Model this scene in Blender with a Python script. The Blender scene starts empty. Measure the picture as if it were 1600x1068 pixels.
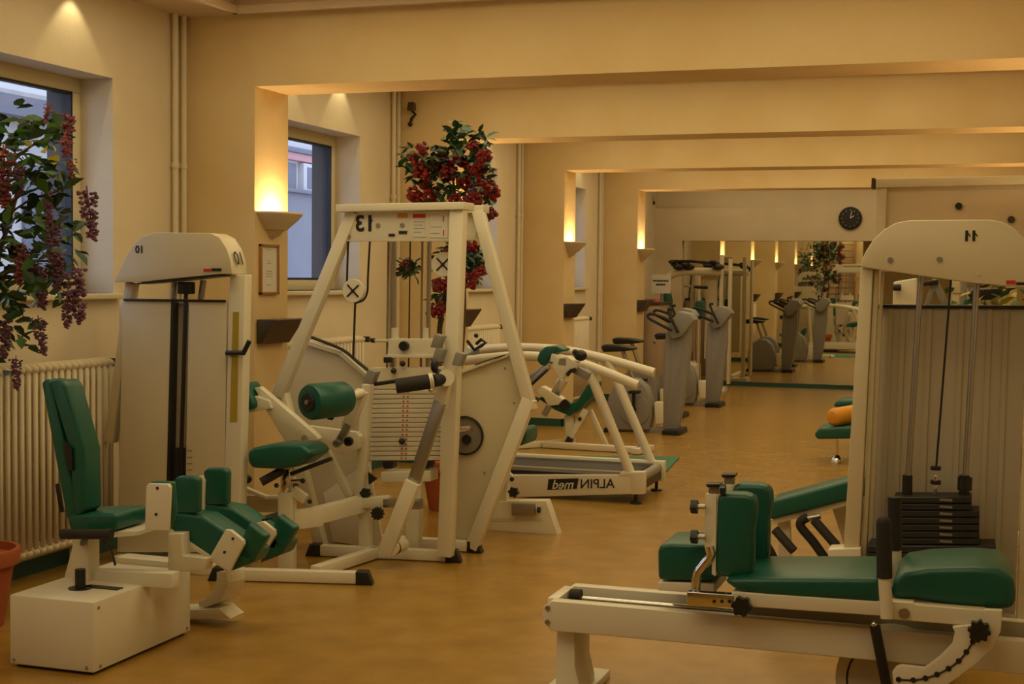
import bpy, bmesh, math, random
from mathutils import Vector, Matrix
random.seed(7)
SC = bpy.context.scene
COL = SC.collection
V = Vector

# ------------------------------------------------------------------ camera
FPX, YAW, PITCH, ROLL = 2200.0, 0.321, -0.0457, 0.010
CAM = V((3.9446, 0.0, 1.4797))
fw = V((-math.sin(YAW)*math.cos(PITCH), math.cos(YAW)*math.cos(PITCH), math.sin(PITCH)))
r0 = V((math.cos(YAW), math.sin(YAW), 0)); u0 = r0.cross(fw)
cr, sr = math.cos(ROLL), math.sin(ROLL)
rt = cr*r0 + sr*u0; up = -sr*r0 + cr*u0
cd = bpy.data.cameras.new('camera'); cam = bpy.data.objects.new('camera', cd); COL.objects.link(cam)
cd.sensor_width = 36; cd.lens = FPX*36/1600; cd.clip_start = .05; cd.clip_end = 200
cam.matrix_world = Matrix(((rt.x, up.x, -fw.x, CAM.x), (rt.y, up.y, -fw.y, CAM.y), (rt.z, up.z, -fw.z, CAM.z), (0, 0, 0, 1)))
SC.camera = cam

def _ray(x, y): return fw + rt*((x-800)/FPX) + up*((534-y)/FPX)
def A(x, y, Y): d = _ray(x, y); return CAM + d*((Y-CAM.y)/d.y)       # photo pixel -> point at depth Y
def AZ(x, y, Z=0.0): d = _ray(x, y); return CAM + d*((Z-CAM.z)/d.z)  # photo pixel -> point at height Z
def AX(x, y, X): d = _ray(x, y); return CAM + d*((X-CAM.x)/d.x)

# ------------------------------------------------------------------ world, exposure, large lights
SC.view_settings.view_transform = 'Standard'
SC.view_settings.look = 'None'
SC.view_settings.exposure = 0.28
SC.view_settings.gamma = 1.0
SC.view_settings.use_curve_mapping = False
w = bpy.data.worlds.new('overcast_sky'); SC.world = w; w.use_nodes = True
bg = w.node_tree.nodes['Background']; bg.inputs[0].default_value = (.62, .72, 1.0, 1); bg.inputs[1].default_value = 1.9
WARM = (1.0, .85, .46)
def light(name, kind, loc, energy, color=WARM, size=.5, size_y=None, rot=(0, 0, 0), spot=None, blend=.5):
    l = bpy.data.lights.new(name, kind); l.energy = energy; l.color = color
    if kind == 'AREA':
        l.size = size
        if size_y: l.shape = 'RECTANGLE'; l.size_y = size_y
    elif kind == 'SPOT': l.spot_size = spot; l.spot_blend = blend; l.shadow_soft_size = size
    else: l.shadow_soft_size = size
    o = bpy.data.objects.new(name, l); COL.objects.link(o); o.location = loc; o.rotation_euler = rot
    return o
H, HC, WL, XR, WR = 2.55, 2.955, -.457, 4.45, 4.9     # soffit, ceiling, left wall, right pier face, right wall
S, T = 3.142, .407
BY = [7.183 + S*k for k in range(4)]                  # beams in view
ALLB = [BY[0]-S] + BY
YF, YB = 19.67, -2.0                                  # mirror wall, wall behind
BAYP = 22
for i, yc in enumerate([BY[0]-1.5*S, BY[0]-.5*S+.2, BY[0]+.5*S+.2, BY[1]+.5*S+.2, BY[2]+.5*S+.2, BY[3]+1.7]):
    light('bay_fill_light', 'AREA', (2.15, yc, HC+.06), BAYP*(.2 if i == 5 else 1), size=4.1, size_y=1.7)  # added area light, made wide to brighten pier fronts and beams
    for yy in (yc-.55, yc+.3):
        light('wall_wash_light', 'SPOT', (WL+.10, yy, HC-.02), 2.6, size=.02, spot=1.45, blend=.35, rot=(0, .15, 0))

# ------------------------------------------------------------------ materials
def mat(name, col, rough=.5, metal=0, noise=0, nscale=8, col2=None, bump=0, bscale=60, emit=None, estr=0, spec=.5, coat=0):
    m = bpy.data.materials.new(name); m.use_nodes = True
    nt = m.node_tree; b = nt.nodes['Principled BSDF']
    b.inputs['Base Color'].default_value = (*col, 1); b.inputs['Roughness'].default_value = rough
    b.inputs['Metallic'].default_value = metal; b.inputs['Specular IOR Level'].default_value = spec
    b.inputs['Coat Weight'].default_value = coat
    if emit: b.inputs['Emission Color'].default_value = (*emit, 1); b.inputs['Emission Strength'].default_value = estr
    tc = nt.nodes.new('ShaderNodeTexCoord')
    if noise:
        n = nt.nodes.new('ShaderNodeTexNoise'); n.inputs['Scale'].default_value = nscale; n.inputs['Detail'].default_value = 5
        nt.links.new(tc.outputs['Object'], n.inputs['Vector'])
        r = nt.nodes.new('ShaderNodeValToRGB'); c2 = col2 or tuple(c*.8 for c in col)
        r.color_ramp.elements[0].position = .5-.5*(1-noise)-.05; r.color_ramp.elements[1].position = .75
        r.color_ramp.elements[0].position = .3
        r.color_ramp.elements[0].color = (*[a*(1-noise)+b_*noise for a, b_ in zip(col, c2)], 1); r.color_ramp.elements[1].color = (*col, 1)
        nt.links.new(n.outputs['Fac'], r.inputs['Fac']); nt.links.new(r.outputs['Color'], b.inputs['Base Color'])
    if bump:
        n2 = nt.nodes.new('ShaderNodeTexNoise'); n2.inputs['Scale'].default_value = bscale
        nt.links.new(tc.outputs['Object'], n2.inputs['Vector'])
        bp = nt.nodes.new('ShaderNodeBump'); bp.inputs['Strength'].default_value = bump; bp.inputs['Distance'].default_value = .004
        nt.links.new(n2.outputs['Fac'], bp.inputs['Height']); nt.links.new(bp.outputs['Normal'], b.inputs['Normal'])
    return m
M = dict(
    wall=mat('sponged_cream_plaster', (.74, .57, .31), .85, noise=.8, nscale=2.2, col2=(.66, .47, .21), bump=.25, bscale=90),
    wallw=mat('pale_plaster', (.74, .63, .45), .85, noise=.4, nscale=3, bump=.2, bscale=80),
    ceil=mat('ceiling_paint', (.66, .52, .36), .9, noise=.3, nscale=2),
    floor=mat('marbled_vinyl', (.40, .222, .040), .25, noise=1, nscale=5, col2=(.30, .160, .024), bump=.06, bscale=25),
    base=mat('dark_teal_skirting', (.02, .085, .075), .4),
    white=mat('cream_powder_coat', (.76, .70, .54), .32, noise=.15, nscale=6, bump=.03, bscale=200),
    panel=mat('cream_sheet_metal', (.66, .58, .40), .4, noise=.2, nscale=3),
    shroud=mat('smoky_shroud_panel', (.54, .48, .37), .25, noise=.25, nscale=2),
    green=mat('green_vinyl_upholstery', (.005, .095, .064), .36, noise=.35, nscale=9, bump=.12, bscale=160),
    matg=mat('green_foam_mat', (.03, .17, .09), .7, noise=.3, nscale=20),
    black=mat('black_plastic', (.012, .012, .012), .4),
    rubber=mat('black_foam_grip', (.02, .017, .014), .75, bump=.3, bscale=300),
    chrome=mat('chrome', (.75, .72, .68), .14, metal=1),
    steel=mat('brushed_steel', (.42, .40, .37), .38, metal=1),
    grey=mat('grey_painted_steel', (.26, .24, .21), .45, noise=.2, nscale=5),
    greyp=mat('grey_plastic_housing', (.25, .235, .21), .5),
    plate=mat('cream_weight_plate', (.70, .63, .47), .45),
    iron=mat('black_iron_plate', (.016, .016, .015), .5),
    red=mat('red_print', (.55, .03, .02), .5), orange=mat('orange_print', (.6, .25, .03), .5),
    ink=mat('black_print', (.01, .01, .01), .6), paper=mat('white_paper', (.72, .72, .70), .7),
    label=mat('pale_label', (.68, .64, .55), .5),
    yellow=mat('yellow_scale_strip', (.42, .30, .02), .5),
    orangec=mat('orange_cushion_vinyl', (.75, .32, .02), .5, noise=.3),
    wood=mat('wood', (.36, .17, .05), .45, noise=.6, nscale=14), dwood=mat('dark_wood', (.06, .032, .015), .4, noise=.5, nscale=10),
    cab=mat('pale_cabinet_laminate', (.45, .33, .22), .5, noise=.2),
    pot=mat('terracotta', (.42, .10, .03), .75, noise=.4, nscale=12),
    soil=mat('soil', (.03, .02, .012), .95, noise=.5, nscale=30),
    stem=mat('plant_bark', (.10, .055, .025), .8, noise=.5, nscale=20),
    leaf=mat('leaf', (.025, .10, .018), .5, noise=.6, nscale=30, col2=(.06, .16, .02)),
    leafy=mat('yellow_leaf', (.38, .34, .03), .5, noise=.4, nscale=30),
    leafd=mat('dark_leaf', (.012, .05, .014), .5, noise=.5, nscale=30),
    redf=mat('red_petals', (.24, .008, .008), .6, noise=.5, nscale=40), lilac=mat('lilac_petals', (.20, .085, .155), .65, noise=.8, nscale=60, col2=(.08, .02, .055)),
    pinkf=mat('pink_petals', (.30, .085, .105), .65, noise=.8, nscale=60, col2=(.15, .02, .035)),
    frame=mat('window_frame_cream', (.66, .58, .38), .45), seal=mat('window_seal', (.01, .012, .015), .5),
    plaster=mat('sconce_plaster', (.68, .56, .38), .8),
    bulb=mat('halogen_bulb', (1, .9, .7), .5, emit=(1.0, .70, .36), estr=18),
    lum=mat('glowing_diffuser', (.9, .85, .7), .5, emit=(1.0, .82, .5), estr=.55),  # glow of the added tray panels and of the spotlight lenses
    brick=mat('grey_brick', (.075, .08, .09), .9, noise=.5, nscale=4), facade=mat('neighbour_render', (.62, .62, .62), .9, noise=.3, nscale=1),
    fband=mat('grey_band', (.20, .22, .26), .9, noise=.4, nscale=2), fpink=mat('pink_cornice', (.6, .33, .33), .9),
    fstone=mat('grey_stone', (.27, .28, .31), .9, noise=.6, nscale=3), roofm=mat('pale_gravel', (.5, .5, .48), .95, noise=.7, nscale=10),
    smoke=mat('smoked_acrylic', (.05, .035, .02), .2),
    copper=mat('pulley_grey', (.24, .21, .16), .4, noise=.3),
    pink=mat('pink_fabric', (.5, .18, .14), .8),
    mirror=mat('mirror_silver', (.74, .73, .64), .015, metal=1),
)
def glass():
    m = bpy.data.materials.new('window_glass'); m.use_nodes = True; nt = m.node_tree; nt.nodes.clear()
    o = nt.nodes.new('ShaderNodeOutputMaterial'); mx = nt.nodes.new('ShaderNodeMixShader')
    t = nt.nodes.new('ShaderNodeBsdfTransparent'); g = nt.nodes.new('ShaderNodeBsdfGlossy'); g.inputs['Roughness'].default_value = .02
    mx.inputs[0].default_value = .05
    nt.links.new(t.outputs[0], mx.inputs[1]); nt.links.new(g.outputs[0], mx.inputs[2]); nt.links.new(mx.outputs[0], o.inputs[0])
    return m
M['glass'] = glass()

# ------------------------------------------------------------------ mesh helpers
def link_mesh(name, me, m, parent=None, sharp=35):
    me.materials.append(M[m] if isinstance(m, str) else m)
    o = bpy.data.objects.new(name, me); COL.objects.link(o)
    if parent is not None: o.parent = parent
    return o
def finish(bm, name, m, parent=None, smooth=True):
    bmesh.ops.recalc_face_normals(bm, faces=bm.faces[:])
    me = bpy.data.meshes.new(name); bm.to_mesh(me); bm.free()
    if smooth:
        for p in me.polygons: p.use_smooth = True
        me.set_sharp_from_angle(angle=math.radians(38))
    return link_mesh(name, me, m, parent)
def NB(): return bmesh.new()
def add_hull8(bm, c8, bevel=0, seg=2):
    v = [bm.verts.new(c) for c in c8]
    fs = [bm.faces.new([v[i] for i in q]) for q in ((0, 1, 2, 3), (7, 6, 5, 4), (0, 4, 5, 1), (1, 5, 6, 2), (2, 6, 7, 3), (3, 7, 4, 0))]
    if bevel:
        es = list({e for f in fs for e in f.edges}); bmesh.ops.bevel(bm, geom=es, offset=bevel, segments=seg, affect='EDGES', profile=.5)
def add_box(bm, lo, hi, bevel=0, seg=2):
    a, b = lo, hi
    add_hull8(bm, [V((a[0], a[1], a[2])), V((b[0], a[1], a[2])), V((b[0], a[1], b[2])), V((a[0], a[1], b[2])),
                   V((a[0], b[1], a[2])), V((b[0], b[1], a[2])), V((b[0], b[1], b[2])), V((a[0], b[1], b[2]))], bevel, seg)
def add_prism(bm, pts, vec, bevel=0, seg=2):
    vec = V(vec); a = [bm.verts.new(V(p)) for p in pts]; b = [bm.verts.new(V(p)+vec) for p in pts]
    fs = [bm.faces.new(a), bm.faces.new(b[::-1])]; n = len(a)
    for i in range(n): fs.append(bm.faces.new((a[i], b[i], b[(i+1) % n], a[(i+1) % n])))
    if bevel:
        bmesh.ops.recalc_face_normals(bm, faces=fs)
        es = list({e for f in fs for e in f.edges if e.calc_face_angle(0) > .5}); bmesh.ops.bevel(bm, geom=es, offset=bevel, segments=seg, affect='EDGES', profile=.5)
def frame_of(d, ref=None):
    d = d.normalized(); ref = V(ref) if ref else (V((0, 0, 1)) if abs(d.z) < .9 else V((0, 1, 0)))
    s = d.cross(ref).normalized(); return s, s.cross(d).normalized()
def add_bar(bm, a, b, wd, ht, ref=None, bevel=0):
    """rectangular tube from a to b; ht is measured along ref, wd across"""
    a, b = V(a), V(b); s, t = frame_of(b-a, ref); s = s*wd/2; t = t*ht/2
    add_hull8(bm, [a-s-t, a+s-t, a+s+t, a-s+t, b-s-t, b+s-t, b+s+t, b-s+t], bevel)
def add_tube(bm, pts, rad, seg=10, cap=True):
    pts = [V(p) for p in pts]; n = len(pts); rings = []; prev = None
    for i, p in enumerate(pts):
        d = (pts[min(i+1, n-1)]-pts[max(i-1, 0)]).normalized()
        if prev is None: s, t = frame_of(d)
        else:
            s = (prev - d*prev.dot(d)).normalized(); t = s.cross(d)
        prev = s; r = rad[i] if isinstance(rad, (list, tuple)) else rad
        rings.append([bm.verts.new(p + (s*math.cos(k*2*math.pi/seg)+t*math.sin(k*2*math.pi/seg))*r) for k in range(seg)])
    for i in range(n-1):
        for k in range(seg): bm.faces.new((rings[i][k], rings[i][(k+1) % seg], rings[i+1][(k+1) % seg], rings[i+1][k]))
    if cap: bm.faces.new(rings[0][::-1]); bm.faces.new(rings[-1])
def curve(pts, n=6):
    pts = [V(p) for p in pts]; out = []
    P = [pts[0]*2-pts[1]] + pts + [pts[-1]*2-pts[-2]]
    for i in range(1, len(P)-2):
        for k in range(n):
            t = k/n; a, b, c, d = P[i-1], P[i], P[i+1], P[i+2]
            out.append(.5*((2*b)+(c-a)*t+(2*a-5*b+4*c-d)*t*t+(3*b-3*c+d-a)*t**3))
    out.append(pts[-1]); return out
def add_ball(bm, c, r, seg=10, sc=(1, 1, 1)):
    bmesh.ops.create_uvsphere(bm, u_segments=seg, v_segments=max(5, seg*2//3), radius=1, matrix=Matrix.Translation(V(c)) @ Matrix.Diagonal((r*sc[0], r*sc[1], r*sc[2], 1)))
def add_lathe(bm, c, axis, prof, seg=20, ref=None):
    """prof: (distance along axis, radius)"""
    ax = V(axis).normalized(); s, t = frame_of(ax, ref); rings = []
    for h, r in prof: rings.append([bm.verts.new(V(c)+ax*h+(s*math.cos(k*2*math.pi/seg)+t*math.sin(k*2*math.pi/seg))*max(r, 1e-4)) for k in range(seg)])
    for i in range(len(rings)-1):
        for k in range(seg): bm.faces.new((rings[i][k], rings[i][(k+1) % seg], rings[i+1][(k+1) % seg], rings[i+1][k]))
    bm.faces.new(rings[0][::-1]); bm.faces.new(rings[-1])
def tag(o, label=None, cat=None, group=None, kind=None):
    if label: o['label'] = label
    if cat: o['category'] = cat
    if group: o['group'] = group
    if kind: o['kind'] = kind
    return o
def empty(name, loc, label, cat, group=None):
    o = bpy.data.objects.new(name, None); COL.objects.link(o); o.location = loc; o.empty_display_size = .1
    bpy.context.view_layer.update()
    return tag(o, label, cat, group)
def keep(o, parent):
    """parent o (vertices in world metres) to a thing without moving it"""
    o.parent = parent; base = parent
    off = V((0, 0, 0))
    while base is not None: off += base.location; base = base.parent
    for v in o.data.vertices: v.co -= off
    return o
class Thing:
    def __init__(s, name, loc, label, cat, group=None): s.e = empty(name, loc, label, cat, group)
    def _p(s, bm, name, m, parent, label, smooth=True):
        o = finish(bm, name, m, None, smooth); keep(o, parent or s.e)
        if label: o['label'] = label
        return o
    def box(s, name, m, lo, hi, bevel=0, parent=None, label=None, seg=2):
        bm = NB(); add_box(bm, lo, hi, bevel, seg); return s._p(bm, name, m, parent, label)
    def bar(s, name, m, a, b, wd=.05, ht=.05, ref=None, parent=None, label=None, bevel=.004):
        bm = NB(); add_bar(bm, a, b, wd, ht, ref, bevel); return s._p(bm, name, m, parent, label)
    def bars(s, name, m, lst, parent=None, label=None, ref=None):
        bm = NB()
        for a, b, wd, ht in lst: add_bar(bm, a, b, wd, ht, ref, .003)
        return s._p(bm, name, m, parent, label)
    def tube(s, name, m, pts, rad=.02, seg=12, parent=None, label=None):
        bm = NB(); add_tube(bm, pts, rad, seg); return s._p(bm, name, m, parent, label)
    def prism(s, name, m, pts, vec, bevel=0, parent=None, label=None, seg=3):
        bm = NB(); add_prism(bm, pts, vec, bevel, seg); return s._p(bm, name, m, parent, label)
    def lathe(s, name, m, c, ax, prof, seg=20, parent=None, label=None):
        bm = NB(); add_lathe(bm, c, ax, prof, seg); return s._p(bm, name, m, parent, label)
    def ball(s, name, m, c, r, sc=(1, 1, 1), parent=None, label=None, seg=12):
        bm = NB(); add_ball(bm, c, r, seg, sc); return s._p(bm, name, m, parent, label)
    def hull(s, name, m, c8, bevel=0, parent=None, label=None, seg=3):
        bm = NB(); add_hull8(bm, [V(c) for c in c8], bevel, seg); return s._p(bm, name, m, parent, label)
    def knob(s, c, ax=(0, -1, 0), r=.03, parent=None, m='black', lobes=6):
        bm = NB(); ax = V(ax).normalized(); sv, tv = frame_of(ax); pts = []
        for k in range(lobes*4):
            a = k*2*math.pi/(lobes*4); rr = r*(1 if k % 4 in (0, 1) else .80); pts.append(V(c)+(sv*math.cos(a)+tv*math.sin(a))*rr)
        add_prism(bm, pts, ax*r*.9, 0); return s._p(bm, 'knob', m, parent, None)
    def disc(s, name, m, c, ax, r, th, seg=24, parent=None, label=None):
        return s.lathe(name, m, c, ax, [(0, r*.96), (th*.15, r), (th*.85, r), (th, r*.96)], seg, parent, label)
def text(body, c, right, upv, size, m, thing, name='lettering', parent=None, bold=.0):
    cu = bpy.data.curves.new('t', 'FONT'); cu.body = body; cu.size = size; cu.align_x = 'CENTER'; cu.align_y = 'CENTER'; cu.offset = bold
    to = bpy.data.objects.new('t', cu); COL.objects.link(to); bpy.context.view_layer.update()
    me = bpy.data.meshes.new_from_object(to.evaluated_get(bpy.context.evaluated_depsgraph_get()))
    bpy.data.objects.remove(to); bpy.data.curves.remove(cu)
    right, upv = V(right), V(upv)
    for v in me.vertices: v.co = V(c)+right*v.co.x+upv*v.co.y
    o = link_mesh(name, me, m); keep(o, parent or thing.e); return o
def one_flag(c, size, thing, parent=None, right=(1, 0, 0), upv=(0, 0, 1)):
    """the little stroke of a mirror-written 1"""
    c, r_, u_ = V(c), V(right), V(upv); bm = NB(); n = r_.cross(u_)*.0004
    add_prism(bm, [c+n, c+n+u_*size*.12, c+n+r_*size*.17-u_*size*.10, c+n+r_*size*.17-u_*size*.19], n*-1)
    o = finish(bm, 'lettering_stroke', 'ink', None, False); keep(o, parent or thing.e); return o
def copy_thing(root, loc, label=None, rz=0, group=None):
    def cp(o, p):
        c = o.copy(); COL.objects.link(c)
        if p is not None: c.parent = p
        for ch in kids.get(o, ()): cp(ch, c)
        return c
    kids = {}
    for o in COL.objects:
        if o.parent is not None: kids.setdefault(o.parent, []).append(o)
    c = cp(root, None); c.location = loc; c.rotation_euler = (0, 0, rz)
    if label: c['label'] = label
    if group: c['group'] = group
    return c

# ------------------------------------------------------------------ structure
def struct(name, boxes, m, bevel=0):
    bm = NB()
    for lo, hi in boxes: add_box(bm, lo, hi, bevel)
    o = finish(bm, name, m, None, False); o['kind'] = 'structure'; return o
struct('floor', [((WL-.4, YB-.2, -.1), (WR+.2, YF+.2, 0))], 'floor')
# windows: one per bay, all alike
WZ0, WZ1 = 1.375, 2.515
wins = [(BY[0]-.71-1.30+S*k, BY[0]-.71+S*k) for k in range(-1, 4)]
WOUT = WL-.34
lw = []
y = YB
for (a, b) in wins:
    lw.append(((WOUT, y, 0), (WL, a, HC+.2))); lw.append(((WOUT, a, 0), (WL, b, WZ0))); lw.append(((WOUT, a, WZ1), (WL, b, HC+.2))); y = b
lw.append(((WOUT, y, 0), (WL, YF, HC+.2)))
struct('wall_left', lw, 'wallw')
struct('wall_right', [((WR, YB, 0), (WR+.2, YF, HC+.2))], 'wallw')
struct('wall_back', [((WL, YB-.2, 0), (WR, YB, HC+.2))], 'wall')
struct('wall_far', [((WL, YF, 0), (WR, YF+.2, HC+.2))], 'wallw')
struct('trim_1', [((WL, YF-.10, 2.02), (WR, YF, 2.48)), ((WL, YF-.10, 0), (-.06, YF, 2.02))], 'wallw')
for k, yb in enumerate(ALLB):
    struct('wall_left_pier', [((WL, yb, 0), (0, yb+T, H))], 'wall')
    struct('wall_right_pier', [((XR, yb, 0), (WR, yb+T, H))], 'wall')
    struct('ceiling_beam', [((WL, yb, H), (WR, yb+T, HC+.2))], 'wall')
# ceiling: flat margin and a raised tray in each bay
edges = [YB] + [v for yb in ALLB for v in (yb, yb+T)] + [YF]
cb = [((WL-.1, YB-.1, HC+.16), (WR+.1, YF+.1, HC+.26))]
for i in range(0, len(edges), 2):
    a, b = edges[i], edges[i+1]
    cb += [((WL, a, HC), (-.08, b, HC+.2)), ((XR+.08, a, HC), (WR, b, HC+.2)), ((-.08, a, HC), (XR+.08, a+.09, HC+.2)), ((-.08, b-.09, HC), (XR+.08, b, HC+.2))]
struct('ceiling', cb, 'ceil')
tb = []
for i in range(0, len(edges), 2):
    a, b = edges[i]+.09, edges[i+1]-.09
    tb += [((-.08, a, HC-.012), (XR+.08, a+.03, HC+.03)), ((-.08, b-.03, HC-.012), (XR+.08, b, HC+.03)), ((-.08, a, HC-.012), (-.05, b, HC+.03)), ((XR+.05, a, HC-.012), (XR+.08, b, HC+.03))]
struct('trim_2', tb, 'ceil')
# skirting
sk = []
for i in range(0, len(edges), 2):
    a, b = edges[i], edges[i+1]
    sk.append(((WL, a, 0), (WL+.012, b, .075)))
for yb in ALLB:
    sk += [((WL, yb-.012, 0), (.012, yb, .075)), ((WL, yb+T, 0), (.012, yb+T+.012, .075)), ((0, yb-.012, 0), (.012, yb+T+.012, .075))]
struct('baseboard_left', sk, 'base')
struct('baseboard_far', [((WL, YF-.112, 0), (-.06, YF-.10, .075)), ((-.06, YF-.030, 0), (WR, YF-.012, .052))], 'base')
# cross wall behind the viewer's left with stall bars (seen in the mirror)
struct('wall_cross', [((WL, 1.45, 0), (1.0, 1.65, HC+.2))], 'wall')
# windows
def window(n, a, b):
    xi = WL-.20
    t = Thing('window_%d' % n, (xi, (a+b)/2, WZ0), None, None); e = t.e; e['kind'] = 'structure'
    bm = NB(); f = .075
    for lo, hi in (((xi-.036, a, WZ0), (xi, b, WZ0+f)), ((xi-.036, a, WZ1-f), (xi, b, WZ1)), ((xi-.036, a, WZ0+f), (xi, a+f, WZ1-f)), ((xi-.036, b-f, WZ0+f), (xi, b, WZ1-f))): add_box(bm, lo, hi, .004)
    t._p(bm, 'window_frame', 'frame', None, None)
    bm = NB(); g = f; q = .014; x0 = xi-.035; x1 = xi+.003
    for lo, hi in (((x0, a+g, WZ0+g), (x1, b-g, WZ0+g+q)), ((x0, a+g, WZ1-g-q), (x1, b-g, WZ1-g)), ((x0, a+g, WZ0+g), (x1, a+g+q, WZ1-g)), ((x0, b-g-q, WZ0+g), (x1, b-g, WZ1-g))): add_box(bm, lo, hi)
    t._p(bm, 'window_seal', 'seal', None, None)
    t.box('pane', 'glass', (xi-.032, a+g, WZ0+g), (xi-.026, b-g, WZ1-g))
    t.box('window_sill', 'frame', (xi-.02, a-.04, WZ0-.03), (WL+.05, b+.04, WZ0), .006)
    bm = NB(); hy = a+.045; add_box(bm, (xi, hy-.014, 1.62), (xi+.014, hy+.014, 1.76), .003); add_tube(bm, [(xi+.01, hy, 1.72), (xi+.05, hy, 1.72)], .009, 8); add_bar(bm, (xi+.05, hy, 1.73), (xi+.05, hy, 1.58), .02, .014)
    t._p(bm, 'window_handle', 'smoke', None, None)
for i, (a, b) in enumerate(wins): window(i+1, a, b)
# outer brick reveals
for i, (a, b) in enumerate(wins):
    struct('wall_brick_reveal', [((WOUT-.012, b-.085, WZ0), (WL-.237, b, WZ1)), ((WOUT-.012, a, WZ0), (WL-.237, a+.085, WZ1)), ((WOUT-.012, a+.085, WZ1-.03), (WL-.237, b-.085, WZ1))], 'brick')

# mirror on the far wall
t = Thing('wall_mirror', (2.2, YF-.005, .06), 'huge frameless wall mirror covering the far end wall above the skirting', 'mirror')
for k, (xa, xb) in enumerate(((-.055, 1.6), (1.603, 3.2), (3.203, 4.8))):
    t.box('mirror_sheet', 'mirror', (xa, YF-.012, .058), (xb, YF, 2.018))

# ------------------------------------------------------------------ lamps on piers
def sconce(yc, x, sgn, label, group):
    t = Thing('wall_sconce', (x, yc, 1.69), label, 'wall lamp', group); z1 = 1.845
    bm = NB(); rows = [(1.845, .185, .165), (1.835, .185, .17), (1.80, .15, .145), (1.765, .105, .11), (1.745, .085, .09)]; rings = []
    for z, hw, dp in rows:
        rings.append([bm.verts.new((x+sgn*(dp*max(0, math.sin(math.pi*k/12))**.6), yc-hw*math.cos(math.pi*k/12), z)) for k in range(13)])
    for i in range(len(rings)-1):
        for k in range(12): bm.faces.new((rings[i][k], rings[i][k+1], rings[i+1][k+1], rings[i+1][k]))
    bm.faces.new(rings[-1]); t._p(bm, 'bowl', 'plaster', None, None)
    bm = NB(); rows = [(1.745, .085, .09), (1.74, .06, .075), (1.71, .04, .05), (1.69, .008, .01)]; rings = []
    for z, hw, dp in rows: rings.append([bm.verts.new((x+sgn*(dp*max(0, math.sin(math.pi*k/10))**.7), yc-hw*math.cos(math.pi*k/10), z)) for k in range(11)])
    for i in range(len(rings)-1):
        for k in range(10): bm.faces.new((rings[i][k], rings[i][k+1], rings[i+1][k+1], rings[i+1][k]))
    bm.faces.new(rings[-1]); t._p(bm, 'finial', 'plaster', None, None)
    t.tube('bulb', 'bulb', [(x+sgn*.07, yc-.05, 1.79), (x+sgn*.07, yc+.05, 1.79)], .012, 8)
    l = light('sconce_light', 'POINT', (x+sgn*.07, yc, 1.815), 10, (1.0, .74, .38), .025)
NM = ['above the small framed certificate', 'half hidden behind the red flowering tree', 'above the slim radiator, third from the near end', 'farthest from the viewer, beside the white notice']
sconce(ALLB[0]+T/2, 0, 1, 'plaster uplighter on the pier beside the near window, out of view', 'left pier lamps')
for k in range(4): sconce(BY[k]+T/2, 0, 1, 'glowing plaster wall uplighter '+NM[k], 'left pier lamps')
for k, yb in enumerate(ALLB): sconce(yb+T/2, XR, -1, 'glowing plaster uplighter on a right-hand pier, '+('behind the viewer', 'beside the leg press tower', 'second in the row', 'third in the row', 'last before the mirror')[k], 'right pier lamps')
# unseen light panels added in the ceiling trays, widened to brighten piers and beams
for i, yc in enumerate([BY[0]-1.5*S, BY[0]-.5*S+.2, BY[0]+.5*S+.2, BY[1]+.5*S+.2, BY[2]+.5*S+.2, BY[3]+1.7]):
    t = Thing('ceiling_fill_panel', (2.0, yc, HC+.1), 'added flat light panel, unseen, in the tray of the '+('bay behind the viewer', 'nearest bay over the leg press', 'bay over the treadmill', 'bay after the treadmill', 'bay over the bikes', 'last bay before the mirror')[i], 'added light panel', 'added ceiling tray panels')
    t.box('housing', 'ceil', (.08, yc-.90, HC+.11), (4.22, yc+.90, HC+.16)); t.box('diffuser', 'lum', (.10, yc-.86, HC+.10), (4.2, yc+.86, HC+.11))

# recessed spotlights over the window wall
for i, yc in enumerate([BY[0]-1.5*S, BY[0]-.5*S+.2, BY[0]+.5*S+.2, BY[1]+.5*S+.2, BY[2]+.5*S+.2, BY[3]+1.7]):
    for j, yy in enumerate((yc-.55, yc+.3)):
        t = Thing('ceiling_spotlight', (WL+.10, yy, HC), 'small recessed ceiling spotlight above the window wall, %s of the pair in the %s bay' % (('nearer', 'farther')[j], ('rear', 'nearest', 'second', 'third', 'fourth', 'last')[i]), 'spotlight', 'window wall spotlights')
        t.lathe('trim_ring', 'steel', (WL+.10, yy, HC), (0, 0, -1), [(0, .045), (.008, .045), (.012, .036), (.004, .034)], 20); t.disc('lens', 'lum', (WL+.10, yy, HC-.002), (0, 0, -1), .033, .004, 16)

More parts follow.
